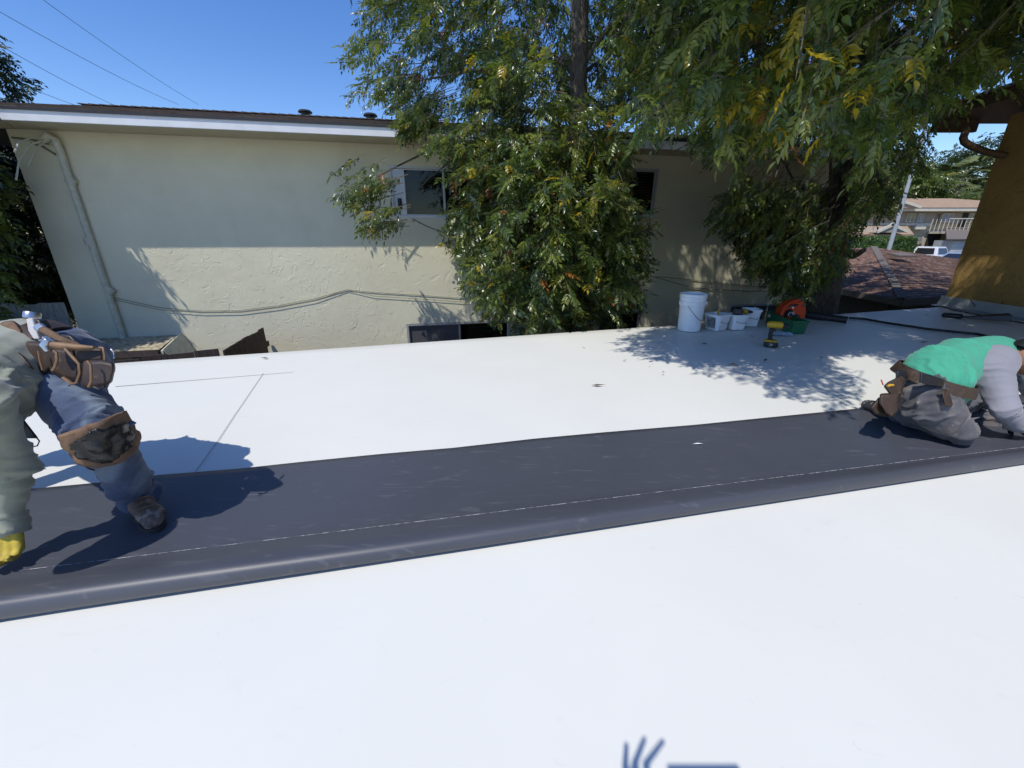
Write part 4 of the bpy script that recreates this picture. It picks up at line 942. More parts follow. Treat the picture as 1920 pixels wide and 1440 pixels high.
M['grey_sleeve'] = mat('grey_sleeve_fabric', (.26, .255, .29), .85, .1, 6, .15, 260, .002, sheen=.2)
M['skin'] = mat('skin', (.36, .18, .11), .55, .12, 10, .1, 90, .002); nodes(M['bucket'])[2].inputs['Subsurface Weight'].default_value = .25; nodes(M['bucket'])[2].inputs['Subsurface Radius'].default_value = (.03, .03, .03); nodes(M['skin'])[2].inputs['Subsurface Weight'].default_value = .15; nodes(M['skin'])[2].inputs['Subsurface Radius'].default_value = (.01, .004, .002)
M['hair'] = mat('black_hair', (.012, .01, .009), .6, .3, 60, .6, 120, .004)
M['glove'] = mat('yellow_work_glove', (.58, .44, .05), .75, .2, 16, .3, 160, .002, col2=(.38, .30, .06))
overlay(M['glove'], (.25, .17, .10), 22, .6, .7, .4, 1)
M['glove_bw'] = mat('black_white_glove', (.02, .02, .022), .7, .2, 16); overlay(M['glove_bw'], (.6, .6, .58), 24, .52, .56, 1, 1)
M['boot'] = mat('worn_brown_boot', (.19, .125, .09), .7, .3, 14, .5, 60, .005, col2=(.10, .065, .05)); overlay(M['boot'], (.42, .33, .26), 12, .54, .66, .7, 1.5)
M['shoe'] = mat('grey_black_shoe', (.03, .03, .032), .6, .3, 14); overlay(M['shoe'], (.30, .30, .28), 18, .55, .6, .8, 1.5)
M['sole'] = mat('rubber_sole', (.04, .035, .03), .8)
M['dry_leaf'] = mat('dry_leaf', (.16, .11, .045), .8, .5, 30)

# ------------------------------------------------------------------ organic bodies: capsules merged into one skin
def capsule(bm, p0, p1, r0, r1, flat=None):
    p0 = Vector(p0); p1 = Vector(p1); d = p1 - p0
    if d.length < 1e-5: d = Vector((0, 0, 1e-4)); p1 = p0 + d
    d.normalize(); a = Vector((0, 0, 1)) if abs(d.z) < .9 else Vector((1, 0, 0)); a = (a - d * a.dot(d)).normalized(); b = d.cross(a); n = 16
    rings = []
    for k in range(0, 6):
        q = math.pi / 2 * (1 - k / 5); rings.append((p0 - d * r0 * math.sin(q), max(r0 * math.cos(q), 1e-4)))
    for k in range(0, 6):
        q = math.pi / 2 * k / 5; rings.append((p1 + d * r1 * math.sin(q), max(r1 * math.cos(q), 1e-4)))
    prev = None; mid = (p0 + p1) / 2
    for c, r in rings:
        cur = []
        for j in range(n):
            q = 2 * math.pi * j / n; o = a * math.cos(q) * r + b * math.sin(q) * r; p = c + o
            if flat: ax = flat[0]; cc = p0 + d * (p - p0).dot(d); o2 = p - cc; p = p - ax * o2.dot(ax) * (1 - flat[1])
            cur.append(bm.verts.new(p))
        if prev:
            for j in range(n): bm.faces.new((prev[j], prev[(j + 1) % n], cur[(j + 1) % n], cur[j]))
        else: bm.faces.new(cur[::-1])
        prev = cur
    bm.faces.new(prev)
def organic(name, prims, vox, mt, parent=None, smooth=6, folds=None, cut=None):
    bm = bmesh.new()
    for p in prims: capsule(bm, *p)
    me = bpy.data.meshes.new('tmp'); bm.to_mesh(me); bm.free()
    o = bpy.data.objects.new('tmp', me); COL.objects.link(o)
    r = o.modifiers.new('r', 'REMESH'); r.mode = 'VOXEL'; r.voxel_size = vox; r.adaptivity = 0
    s = o.modifiers.new('s', 'SMOOTH'); s.factor = .6; s.iterations = smooth
    dg = bpy.context.evaluated_depsgraph_get(); me2 = bpy.data.meshes.new_from_object(o.evaluated_get(dg)); bpy.data.objects.remove(o); bpy.data.meshes.remove(me); me2.name = name
    if cut:
        bm = bmesh.new(); bm.from_mesh(me2)
        for co, no in cut: bmesh.ops.bisect_plane(bm, geom=bm.verts[:] + bm.edges[:] + bm.faces[:], plane_co=co, plane_no=no, clear_outer=True)
        bm.to_mesh(me2); bm.free()
    if folds:
        me2.update(); amp, fa, fc, segs = folds
        nr = [v.normal.copy() for v in me2.vertices]
        for i, v in enumerate(me2.vertices):
            best = None
            for (a, b, k) in segs:
                a = Vector(a); b = Vector(b); ab = b - a; t = max(0, min(1, (v.co - a).dot(ab) / ab.length_squared)); dd = (v.co - (a + ab * t)).length
                if best is None or dd < best[0]: best = (dd, t, ab.normalized(), a, k)
            dd, t, ax, a, k = best; al = (v.co - a).dot(ax); pr_ = (v.co - a) - ax * al
            jt = .30 + 1.1 * (abs(t - .5) * 2) ** 2; w_ = noise.noise(v.co * 4) * 1.3 + noise.noise(v.co * 11) * .35; h = 0
            for fr, am in ((1, 1), (1.9, .55)):
                q = Vector((al * fa * .5 * fr + w_ + (pr_.x - pr_.z) * fc * .7, pr_.y * fc * .5 * fr, pr_.z * fc * .5 * fr + 3 * fr)); h += am * max(0, 1 - abs(noise.noise(q)) * 4.2) ** 1.3
            v.co += nr[i] * amp * k * (h * jt - .18 + noise.noise(v.co * 9) * .25)
    return link(name, me2, mt, parent, True)
def hand(root, wrist, palm_dir, palm_n, side, mt, size=1.0, curl=.6, spread=.12, name='glove', thumb_side=1, vox=.0045):
    pd = Vector(palm_dir).normalized(); pn = Vector(palm_n); pn = (pn - pd * pn.dot(pd)).normalized(); sd = pd.cross(pn) * thumb_side
    w_ = Vector(wrist); L = .095 * size; prims = []
    for k in range(4): # palm struts
        x = (k - 1.5) * .021 * size; prims.append((w_ + sd * x * .55, w_ + pd * L + sd * x, .016 * size, .0135 * size, None))
    lens = [.068, .078, .073, .056]
    for k in range(4):
        x = (1.5 - k) * .021 * size; b = w_ + pd * L + sd * x; d = (pd + sd * (1.5 - k) * spread).normalized(); r = .0105 * size; ln = lens[k] * size; c = b; ang = curl * (.5 + .1 * k)
        for j, f in enumerate((.45, .32, .26)):
            dd = (d * math.cos(ang) + pn * math.sin(ang)).normalized(); e = c + dd * ln * f; prims.append((c, e, r, r * .9, None)); c = e; r *= .92; ang += curl
    b = w_ + pd * L * .25 + sd * .03 * size; d1 = (pd * .55 + sd * .8 + pn * .25).normalized(); m_ = b + d1 * .042 * size; d2 = (pd * .85 + sd * .35 + pn * .4).normalized(); prims += [(b - sd * .008, m_, .016 * size, .0135 * size, None), (m_, m_ + d2 * .04 * size, .0125 * size, .0105 * size, None)]
    return organic(name, prims, vox, mt, root, 3)
def bone(a, b, r0, r1, flat=None): return (a, b, r0, r1, flat)

# ------------------------------------------------------------------ LEFT WORKER (bent over, head and far side out of the picture)
p1 = empty('person', onz(200, 960), 0, 'worker in sage shirt and blue jeans bending over at the left edge, yellow glove', 'person')
hp_ = W(112, 690, 1.62); wa = W(52, 668, 1.60); ch = W(-50, 728, 1.36); sh1 = W(-42, 764, 1.27); sh2 = W(-150, 690, 1.62); nk = W(-120, 790, 1.2); hd = W(-170, 850, 1.12)
hj = W(112, 718, 1.57); kn = W(186, 812, 1.44); an = W(252, 918, 1.68); hj2 = W(60, 690, 1.80); an2 = onz(-330, 930, .1); kn2 = (hj2 + an2) / 2 + Vector((-.1, .12, .12))
el = W(20, 878, 1.38); wr = W(14, 976, 1.43); el2 = W(-190, 830, 1.6); wr2 = onz(-160, 960, .12)
body = [bone(hp_, wa, .11, .10), bone(wa, ch, .11, .13), bone(ch, nk, .10, .06), bone(nk, hd, .055, .09), bone(hd, hd + Vector((-.03, -.05, -.05)), .095, .085), bone(ch, sh1, .09, .06), bone(ch, sh2, .09, .06),
        bone(sh1, el, .05, .042), bone(el, wr, .04, .026), bone(sh2, el2, .05, .042), bone(el2, wr2, .04, .026), bone(hp_, hj, .10, .09), bone(hp_, hj2, .1, .09), bone(hj, kn, .078, .055), bone(kn, an, .055, .035), bone(hj2, kn2, .078, .055), bone(kn2, an2, .055, .035)]
rel(organic('body', body, .014, M['skin'], p1, 4), p1)
tro = [bone(hp_, wa.lerp(hp_, .25), .155, .135), bone(hp_, hj, .14, .112), bone(hp_, hj2, .145, .12), bone(hj, hj.lerp(kn, .5), .108, .095), bone(hj.lerp(kn, .5), kn, .095, .076), bone(kn, kn.lerp(an, .5), .075, .069), bone(kn.lerp(an, .5), an, .069, .067), bone(hj2, kn2, .12, .09), bone(kn2, an2, .09, .078)]
sg_ = [(hp_, hj, .6), (hj, kn, 1), (kn, an, .9), (hj2, kn2, 1), (kn2, an2, 1)]
ca = (an - kn).normalized()
rel(organic('trousers', tro, .009, M['denim'], p1, 3, (.019, 20, 8, sg_), cut=[(an + ca * .035, ca)] if False else None), p1)
# frayed hem ring
mb = MB(); aa = Vector((0, 0, 1)); e1 = (ca.cross(Vector((1, 0, 0)))).normalized(); e2 = ca.cross(e1); hc = an - ca * .0
mb = MB()
prof = []
for k in range(25):
    q = 2 * math.pi * k / 24
    for (f, rr_) in ((-.02, .066), (.03, .070), (.062 + .004 * math.sin(k * 2.3), .073), (.060, .066)): prof.append(hc + ca * f + (e1 * math.cos(q) + e2 * math.sin(q)) * rr_)
mb.add(prof, [(4 * k + j, 4 * k + j + 1, 4 * k + j + 5, 4 * k + j + 4) for k in range(24) for j in range(3)]); rel(mb.build('hem', M['denim'], p1, True), p1)
shirt = [bone(wa, wa.lerp(ch, .5), .135, .150), bone(wa.lerp(ch, .5), ch, .150, .150), bone(ch, nk, .13, .08), bone(ch, sh1, .12, .085), bone(ch, sh2, .12, .09), bone(sh1, sh1.lerp(el, .55), .080, .066), bone(sh1.lerp(el, .55), el, .066, .060), bone(el, el.lerp(wr, .6), .058, .047), bone(el.lerp(wr, .6), wr, .047, .038), bone(sh2, el2, .08, .065), bone(el2, wr2, .062, .05)]
sg_ = [(wa, ch, .8), (sh1, el, 1.1), (el, wr, 1.5), (sh2, el2, 1)]
rel(organic('shirt', shirt, .008, M['sage'], p1, 4, (.014, 20, 8, sg_)), p1)
rel(organic('hair', [bone(hd + Vector((0, .02, .03)), hd + Vector((-.02, -.02, .03)), .10, .095)], .012, M['hair'], p1, 3), p1)
rel(organic('cap', [bone(hd + Vector((0, .01, .04)), hd + Vector((-.03, -.02, .04)), .108, .10)], .012, M['sage'], p1, 3, cut=[(hd + Vector((0, 0, .035)), Vector((0, 0, -1)))]), p1)
pd_ = (onz(8, 1066, .02) - wr).normalized()
rel(hand(p1, wr - pd_ * .005, pd_, Vector((.35, -.9, 0)), 1, M['glove'], 1.1, .75, .03, thumb_side=1), p1)
mb = MB(); mb.tube([wr - pd_ * .03, wr + pd_ * .01, wr + pd_ * .03], [.047, .05, .046], 16); rel(mb.build('glove_cuff', M['glove'], p1, True), p1)
rel(hand(p1, wr2, Vector((.1, -.3, -.7)), Vector((1, 0, 0)), 1, M['glove'], 1.1, .5), p1)
def boot(root, ank, toe, mt, sz=1.0, name='boot'):
    ank = Vector(ank); toe = Vector(toe); f = (toe - ank); f.z = 0; f.normalize(); s = Vector((-f.y, f.x, 0)); heel = Vector((ank.x, ank.y, 0)) - f * .05 * sz; zz = Vector((0, 0, 1))
    base_ = Vector((ank.x, ank.y, 0))
    pr = [bone(ank + zz * .03, base_ + zz * .07, .052 * sz, .05 * sz), bone(heel + zz * .055, base_ + f * .06 + zz * .062, .042 * sz, .046 * sz), bone(base_ + f * .05 + zz * .07, base_ + f * .13 * sz + zz * .05, .048 * sz, .042 * sz, (zz, .9)), bone(base_ + f * .12 * sz + s * .012 + zz * .045, base_ + f * .185 * sz + zz * .04, .044 * sz, .038 * sz, (zz, .8))]
    b = rel(organic(name, pr, .007, mt, root, 3, (.004, 30, 20, [(heel, toe, 1)]), cut=[(Vector((0, 0, .014)), Vector((0, 0, -1)))]), root)
    out = []
    for k in range(28):
        q = 2 * math.pi * k / 28; c = math.cos(q); sn = math.sin(q); cx = .075 + c * .148 * sz; wd = (.046 + .010 * max(0, c)) * sz * (1 - .15 * (abs(c - .1) < .3)); out.append(Vector((base_.x, base_.y, .003)) + f * cx + s * sn * wd)
    mb = MB(); mb.prism(out, (0, 0, .022)); rel(mb.build('sole', M['sole'], root, bevel=.003), root)
    for k in range(5):
        mb = MB(); c = base_ + f * (.055 + .022 * k) + zz * (.118 - .012 * k); mb.tube([c - s * .028, c + zz * .006, c + s * .028], .0028, 6); rel(mb.build('lace', M['tan_leather'] if name == 'boot' else M['steel'], root, True), root)
    return b
boot(p1, (an.x, an.y, .09), onz(286, 985), M['boot'], .92)
boot(p1, (an2.x, an2.y, .09), onz(-300, 990), M['boot'], 1.0)
# shell patches wrapped round a limb
def shell(name, c, ax, face, r, h, arc, mt, parent, thick=.006, taper=0, wob=.006, nseg=24, nh=10, outline=None, seed=0):
    ax = Vector(ax).normalized(); f = Vector(face); f = (f - ax * f.dot(ax)).normalized(); s = ax.cross(f); vs = []; fs = []; keep = {}
    for i in range(nh + 1):
        for j in range(nseg + 1):
            a = (j / nseg - .5) * arc; hh = (i / nh - .5) * h; e = (abs(j / nseg - .5) * 2) ** 2; hh *= 1 - taper * e
            rr_ = r + wob * noise.noise(Vector((a * 3, hh * 25, seed))) + .010 * math.exp(-((a) ** 2) * 2) * math.exp(-(hh / h * 2) ** 2 * 1.5)
            vs.append(Vector(c) + ax * hh + (f * math.cos(a) + s * math.sin(a)) * rr_)
    for i in range(nh):
        for j in range(nseg):
            if outline and not outline((j + .5) / nseg - .5, (i + .5) / nh - .5): continue
            q = i * (nseg + 1) + j; fs.append((q, q + 1, q + nseg + 2, q + nseg + 1))
    me = bpy.data.meshes.new(name); me.from_pydata(vs, [], fs); o = link(name, me, mt, parent, True); m_ = o.modifiers.new('s', 'SOLIDIFY'); m_.thickness = thick; m_.offset = 1; return rel(o, parent)
fc_ = CAM - kn; lax = (an - hj.lerp(kn, .6)).normalized()
kp = shell('knee_pad', kn + lax * .005, lax, fc_ + Vector((.05, 0, .1)), .086, .165, 3.1, M['suede'], p1, .008, .42, .014, 30, 12)
rel(shell('tar_patch', kn + lax * .005, lax, fc_ + Vector((-.05, 0, .1)), .097, .14, 2.0, M['tar'], p1, .004, .2, .012, 40, 24, outline=lambda x, y: (x * 2.1) ** 2 + (y * 2.1) ** 2 < .85 + .5 * noise.noise(Vector((x * 6, y * 6, 2)))), p1)
mb = MB(); a = W(150, 852, 1.44); mb.tube([a, W(158, 860, 1.44), W(157, 872, 1.44), W(166, 878, 1.44), W(177, 882, 1.44)], .003, 6); rel(mb.build('pad_tie', M['leather'], p1, True), p1)
mb = MB(); pts = [W(22, 775, 1.42), W(40, 786, 1.42), W(68, 822, 1.42)]; pts2 = [W(26, 780, 1.42), W(50, 822, 1.42), W(50, 828, 1.42)]
mb.prism([pts[0], pts[1], pts[2], pts2[1]], (0, .006, 0)); st = rel(mb.build('hanging_strap', M['black_plastic'], p1), p1)
mb = MB(); mb.tube([W(68, 820, 1.42), W(74, 827, 1.42), W(70, 836, 1.42), W(58, 838, 1.42)], .0022, 6, False); rel(mb.build('strap_ring', M['wire'], p1, True), p1)
# tool belt as its own things worn on the hip
bax = (wa - hp_).normalized(); bc = wa.lerp(hp_, .45)
mb = MB(); e1 = bax.cross(Vector((0, 1, 0))).normalized(); e2 = bax.cross(e1); P = []
for k in range(41):
    q = 2 * math.pi * k / 40
    for f, rr_ in ((-.035, .158), (.035, .156), (.035, .164), (-.035, .166)): P.append(bc + bax * f + (e1 * math.cos(q) + e2 * math.sin(q)) * rr_)
tb = empty('tool_belt', bc, 0, 'dark leather tool belt with pouches on the hip of the left worker', 'tool belt')
mb.add(P, [(4 * k + j, 4 * k + (j + 1) % 4, 4 * k + 4 + (j + 1) % 4, 4 * k + 4 + j) for k in range(40) for j in range(4)]); rel(mb.build('belt', M['leather'], tb, True), tb)
def pouch(parent, pxs, t, depth, mt, name='pouch', puff=.02, bev=.008, rim=True):
    front = [W(u, v, t) for u, v in pxs]; c = sum(front, Vector()) / len(front); bk = (c - CAM).normalized() * depth
    n = len(front); vs = []; rows = [(.0, .86, 0), (.10, 1.0, 0), (.6, 1.03, 0), (1, .98, 0)]
    for f, sc_, _ in rows:
        for p in front: q = c + (p - c) * sc_; vs.append(q + bk * f - (bk.normalized() * puff if f == 0 else Vector()))
    fs = [tuple(range(n))]
    for k in range(len(rows) - 1):
        for j in range(n): fs.append((k * n + j, k * n + (j + 1) % n, (k + 1) * n + (j + 1) % n, (k + 1) * n + j))
    fs.append(tuple(range(len(rows) * n - 1, (len(rows) - 1) * n - 1, -1)))
    mb = MB(); mb.add(vs, fs); o = mb.build(name, mt, parent, True, bevel=bev, seg=3); return rel(o, parent)
pouch(tb, [(156, 676), (190, 674), (214, 678), (217, 690), (211, 716), (200, 724), (160, 729), (150, 722)], 1.36, .11, M['leather'])
pouch(tb, [(140, 652), (172, 650), (194, 653), (196, 678), (150, 680), (142, 672)], 1.42, .10, M['leather'])
pouch(tb, [(95, 650), (138, 655), (150, 690), (148, 715), (125, 712), (96, 700), (84, 672)], 1.44, .12, M['leather'])
pouch(tb, [(45, 640), (80, 640), (96, 655), (98, 690), (82, 706), (58, 690)], 1.46, .09, M['leather'])
pouch(tb, [(0, 604), (26, 600), (45, 622), (36, 640), (14, 640), (-6, 622)], 1.5, .10, M['suede'], 'padded_pouch')
pouch(tb, [(-20, 632), (8, 636), (46, 668), (66, 694), (40, 682), (0, 656)], 1.42, .05, M['leather'], 'belt_pad')
pouch(tb, [(112, 626), (132, 627), (146, 641), (144, 648), (112, 644)], 1.5, .06, M['black_plastic'], 'black_case')
def strap(parent, pxs, t, r, mt, name='strap', flat=True):
    mb = MB(); mb.tube([W(u, v, t) for u, v in pxs], r, 6); return rel(mb.build(name, mt, parent, True), parent)
strap(tb, [(97, 655), (106, 662), (107, 675), (103, 688), (98, 695)], 1.38, .0045, M['tan_leather'])
strap(tb, [(122, 654), (135, 668), (148, 682), (150, 700), (144, 717), (136, 720), (118, 708)], 1.36, .005, M['tan_leather'])
strap(tb, [(164, 677), (170, 684), (171, 700), (171, 715), (166, 726)], 1.315, .004, M['tan_leather'])
strap(tb, [(186, 652), (193, 652), (196, 664), (197, 676)], 1.37, .004, M['tan_leather'])
strap(tb, [(208, 655), (213, 660), (214, 672)], 1.40, .003, M['steel'])
strap(tb, [(72, 658), (75, 675), (80, 694)], 1.40, .003, M['tan_leather'])
strap(tb, [(176, 726), (186, 730), (196, 724)], 1.34, .004, M['black_plastic'])
# hammer, pencil-like stick, tape measure carried in the belt
hm = empty('hammer', W(130, 648, 1.40), 0, 'hammer with orange-tan wooden handle lying across the left tool belt', 'hammer')
mb = MB(); mb.tube([W(98, 646, 1.37), W(110, 648, 1.37), (W(140, 651, 1.38)), W(176, 652, 1.39)], [.010, .013, .012, .006], 10); rel(mb.build('handle', M['tan_leather'], hm, True), hm)
mb = MB(); mb.tube([W(92, 636, 1.37), W(84, 648, 1.37), W(90, 660, 1.37)], [.012, .014, .008], 10); rel(mb.build('head', M['steel'], hm, True, bevel=.002), hm)
ht = empty('hatchet', W(110, 636, 1.45), 0, 'wooden-handled tool behind the orange handle in the left tool belt', 'hand tool')
mb = MB(); mb.tube([W(80, 618, 1.45), W(110, 634, 1.45), W(148, 648, 1.46)], [.013, .012, .008], 8); rel(mb.build('handle', M['suede'], ht, True), ht)
mb = MB(); mb.tube([W(72, 612, 1.45), W(80, 618, 1.45)], [.015, .014], 8); rel(mb.build('head', M['steel'], ht, True), ht)
tm = empty('tape_measure', W(62, 600, 1.5), 0, 'shiny chrome and white hook tool standing up from the belt of the left worker', 'tool')
M_ = Matrix.Translation(W(60, 592, 1.48)) @ Matrix.Rotation(rad(-20), 4, 'X') @ Matrix.Rotation(.1, 4, 'Y')
mb = MB(); mb.lathe([(0, .014), (.020, .014), (.023, .010), (.023, -.008), (.019, -.012), (0, -.012)], M_, 20); rel(mb.build('chrome_head', M['steel'], tm, True), tm)
mb = MB(); mb.prism([W(48, 598, 1.46), W(60, 596, 1.46), (W(65, 616, 1.46)), W(73, 636, 1.46), W(62, 636, 1.46), W(52, 620, 1.46)], (0, .025, -.005)); rel(mb.build('body', mat('pale_grip', (.62, .58, .55), .5, .15, 30), tm, bevel=.004), tm)
mb = MB(); mb.prism([W(62, 598, 1.47), W(72, 600, 1.47), W(81, 614, 1.47), W(80, 622, 1.47), W(70, 626, 1.47)], (0, .03, -.005)); rel(mb.build('case', M['black_plastic'], tm, bevel=.005), tm)
mb = MB()
for k, (u, v) in enumerate(((86, 633), (88, 638), (88, 643))):
    mb.lathe([(0, .004), (.009, .003), (.010, 0), (.009, -.003), (0, -.004)], Matrix.Translation(W(u, v, 1.38)), 12)
rel(mb.build('snap', M['steel'], tb, True), tb)

# ------------------------------------------------------------------ RIGHT WORKER (kneeling)
p2 = empty('person', onz(1760, 830), 0, 'kneeling worker in mint green shirt with grey sleeves and stained grey jeans at right', 'person')
hp2 = W(1738, 738, 2.34); wa2 = W(1752, 700, 2.38); ch2 = W(1806, 682, 2.46); uc2 = W(1862, 668, 2.50); nk2 = W(1898, 664, 2.44); hd2 = W(1928, 672, 2.38)
hjN = W(1740, 752, 2.27); knN = W(1788, 798, 2.26); anN = onz(1694, 778, .055); hjF = W(1775, 742, 2.46); knF = W(1868, 722, 2.62); anF = W(1838, 786, 2.56)
shN = W(1856, 692, 2.32); elN = W(1884, 765, 2.25); wrN = W(1911, 799, 2.29); shF = W(1900, 672, 2.66); elF = W(1945, 735, 2.68); wrF = W(1950, 780, 2.55)
body = [bone(hp2, wa2, .12, .11), bone(wa2, ch2, .11, .13), bone(ch2, uc2, .13, .11), bone(uc2, nk2, .08, .055), bone(nk2, hd2, .05, .06), bone(hd2, hd2 + Vector((.02, -.01, -.03)), .088, .075), bone(uc2, shN, .09, .06), bone(uc2, shF, .09, .06), bone(shN, elN, .055, .045), bone(elN, wrN, .043, .028), bone(shF, elF, .055, .045), bone(elF, wrF, .043, .028),
        bone(hp2, hjN, .11, .09), bone(hp2, hjF, .11, .09), bone(hjN, knN, .08, .06), bone(knN, anN, .055, .04), bone(hjF, knF, .08, .06), bone(knF, anF, .055, .04)]
rel(organic('body', body, .011, M['skin'], p2, 4), p2)
# face pieces toward the picture edge
fd = (Vector((.75, -.45, -.55))).normalized(); fs_ = Vector((-.5, -.85, 0)).normalized()
rel(organic('ear', [bone(hd2 + Vector((-.02, -.085, .005)), hd2 + Vector((-.012, -.092, -.03)), .014, .010, (Vector((0, 1, 0)), .6))], .004, M['skin'], p2, 2), p2)
rel(organic('nose', [bone(hd2 + fd * .085, hd2 + fd * .11 + Vector((0, 0, -.012)), .010, .013)], .004, M['skin'], p2, 2), p2)
for s in (-1, 1):
    mb = MB(); mb.lathe([(0, .011), (.007, .008), (.011, 0), (.007, -.008), (0, -.011)], Matrix.Translation(hd2 + fd * .078 + fs_ * .03 * s + Vector((.015, 0, .02))), 12); rel(mb.build('eye', M['white_mark'], p2, True), p2)
rel(organic('mouth', [bone(hd2 + fd * .088 + fs_ * .02 + Vector((-.01, 0, -.045)), hd2 + fd * .088 - fs_ * .02 + Vector((-.01, 0, -.045)), .006, .006)], .003, mat('lips', (.30, .10, .08), .5), p2, 2), p2)
rel(organic('hair', [bone(hd2 + Vector((.0, .015, .030)), hd2 + Vector((.025, .01, .035)), .076, .074)], .009, M['hair'], p2, 3, (.004, 60, 60, [(hd2, uc2, 1)])), p2)
rel(organic('cap', [bone(hd2 + Vector((-.01, .01, .034)), hd2 + Vector((.03, .0, .04)), .084, .078), bone(hd2 + Vector((.07, -.02, .02)), hd2 + Vector((.12, -.04, -.01)), .05, .045, (Vector((.3, 0, 1)).normalized(), .25))], .009, M['black_plastic'], p2, 3, cut=[(hd2 + Vector((0, 0, .055)), Vector((-.25, .0, -1)).normalized())]), p2)
tro = [bone(hp2, hp2.lerp(wa2, .35), .138, .10), bone(hp2, hjN, .125, .118), bone(hp2, hjF, .13, .115), bone(hjN, hjN.lerp(knN, .5), .120, .108), bone(hjN.lerp(knN, .5), knN, .108, .085), bone(knN + Vector((0, 0, -.005)), knN.lerp(anN, .5), .080, .068), bone(knN.lerp(anN, .5), anN, .068, .058), bone(hjF, knF, .115, .088), bone(knF, anF, .085, .068)]
rel(organic('trousers', tro, .008, M['grey_jeans'], p2, 3, (.020, 20, 8, [(hjN, knN, 1), (knN, anN, 1), (hjF, knF, 1.3), (knF, anF, 1.3), (hp2, wa2, .6)])), p2)
sh = [bone(wa2.lerp(hp2, .38) + Vector((0, -.02, 0)), wa2, .150, .150), bone(wa2, ch2, .148, .155), bone(ch2, uc2, .152, .128), bone(uc2, nk2, .10, .072), bone(uc2, shF, .11, .09)]
rel(organic('shirt', sh, .009, M['green_shirt'], p2, 5, (.012, 26, 8, [(wa2, ch2, 1), (ch2, uc2, .12)])), p2)
slv = [bone(uc2.lerp(shN, .62) + Vector((0, -.015, .02)), shN, .100, .094), bone(ch2.lerp(shN, .72) + Vector((-.02, -.03, .0)), shN, .068, .09), bone(shN, shN.lerp(elN, .5), .094, .076), bone(shN.lerp(elN, .5), elN, .076, .062), bone(elN, wrN.lerp(elN, .15), .062, .044)]
rel(organic('sleeve', slv, .008, M['grey_sleeve'], p2, 5, (.011, 18, 7, [(uc2, shN, .3), (shN, elN, .9), (elN, wrN, 1.5)])), p2)
rel(organic('sleeve', [bone(shF, elF, .09, .066), bone(elF, wrF, .062, .042)], .009, M['grey_sleeve'], p2, 4), p2)
pdN = (onz(1926, 812, .02) - wrN).normalized()
rel(hand(p2, wrN, (.6, -.1, -.35), (0, -.25, -.9), 1, M['glove_bw'], 1.05, .35, .1), p2)
rel(hand(p2, wrF, (.1, -.5, -.5), (.3, -.2, -.9), 1, M['glove_bw'], 1.05, .4, .1, thumb_side=-1), p2)
boot(p2, (anF.x, anF.y + .02, .09), (anF.x + .3, anF.y - .12, 0), M['shoe'], .95, 'shoe')
rel(organic('shoe', [bone(anN, anN + Vector((-.02, .12, -.01)), .055, .05), bone(anN + Vector((-.02, .10, -.01)), anN + Vector((-.05, .2, -.02)), .05, .038)], .008, M['shoe'], p2, 3), p2)
# belt + pouches
tb2 = empty('tool_belt', wa2, 0, 'brown leather tool belt with hanging pouch on the kneeling worker', 'tool belt')
bax = Vector((.22, -.10, 1)).normalized(); bc = W(1752, 709, 2.325); e1 = bax.cross(Vector((0, 1, 0))).normalized(); e2 = bax.cross(e1); P = []
for k in range(41):
    q = 2 * math.pi * k / 40
    for f, rr_ in ((-.030, .186), (.030, .172), (.030, .180), (-.030, .194)): P.append(bc + bax * f + (e1 * math.cos(q) + e2 * math.sin(q)) * rr_)
mb = MB(); mb.add(P, [(4 * k + j, 4 * k + (j + 1) % 4, 4 * k + 4 + (j + 1) % 4, 4 * k + 4 + j) for k in range(40) for j in range(4)]); rel(mb.build('belt', M['leather'], tb2, True), tb2)
pouch(tb2, [(1665, 716), (1690, 704), (1699, 712), (1690, 742), (1670, 742), (1656, 724)], 2.22, .12, M['leather'])
pouch(tb2, [(1650, 738), (1686, 736), (1684, 770), (1672, 784), (1660, 776), (1648, 756)], 2.20, .10, M['leather'])
pouch(tb2, [(1632, 764), (1648, 744), (1660, 752), (1664, 782), (1640, 778)], 2.24, .08, M['leather'])
pouch(tb2, [(1680, 694), (1700, 694), (1704, 706), (1696, 714), (1680, 712)], 2.26, .05, M['black_plastic'], 'small_case')
pouch(tb2, [(1726, 698), (1742, 702), (1772, 712), (1768, 726), (1740, 722), (1724, 716)], 2.15, .02, M['black_plastic'], 'buckle', .006, .004)
pouch(tb2, [(1764, 728), (1778, 730), (1787, 758), (1784, 763), (1772, 760)], 2.13, .008, M['leather'], 'loose_strap', .002, .002)
pouch(tb2, [(1792, 722), (1800, 714), (1810, 720), (1808, 738), (1798, 740)], 2.2, .01, M['leather'], 'belt_tail', .002, .002)
strap(tb2, [(1664, 724), (1670, 722), (1675, 722)], 2.16, .006, M['yellow'], 'utility_knife')
strap(tb2, [(1652, 712), (1656, 722)], 2.2, .003, mat('red_pencil', (.5, .03, .02), .5), 'carpenter_pencil')

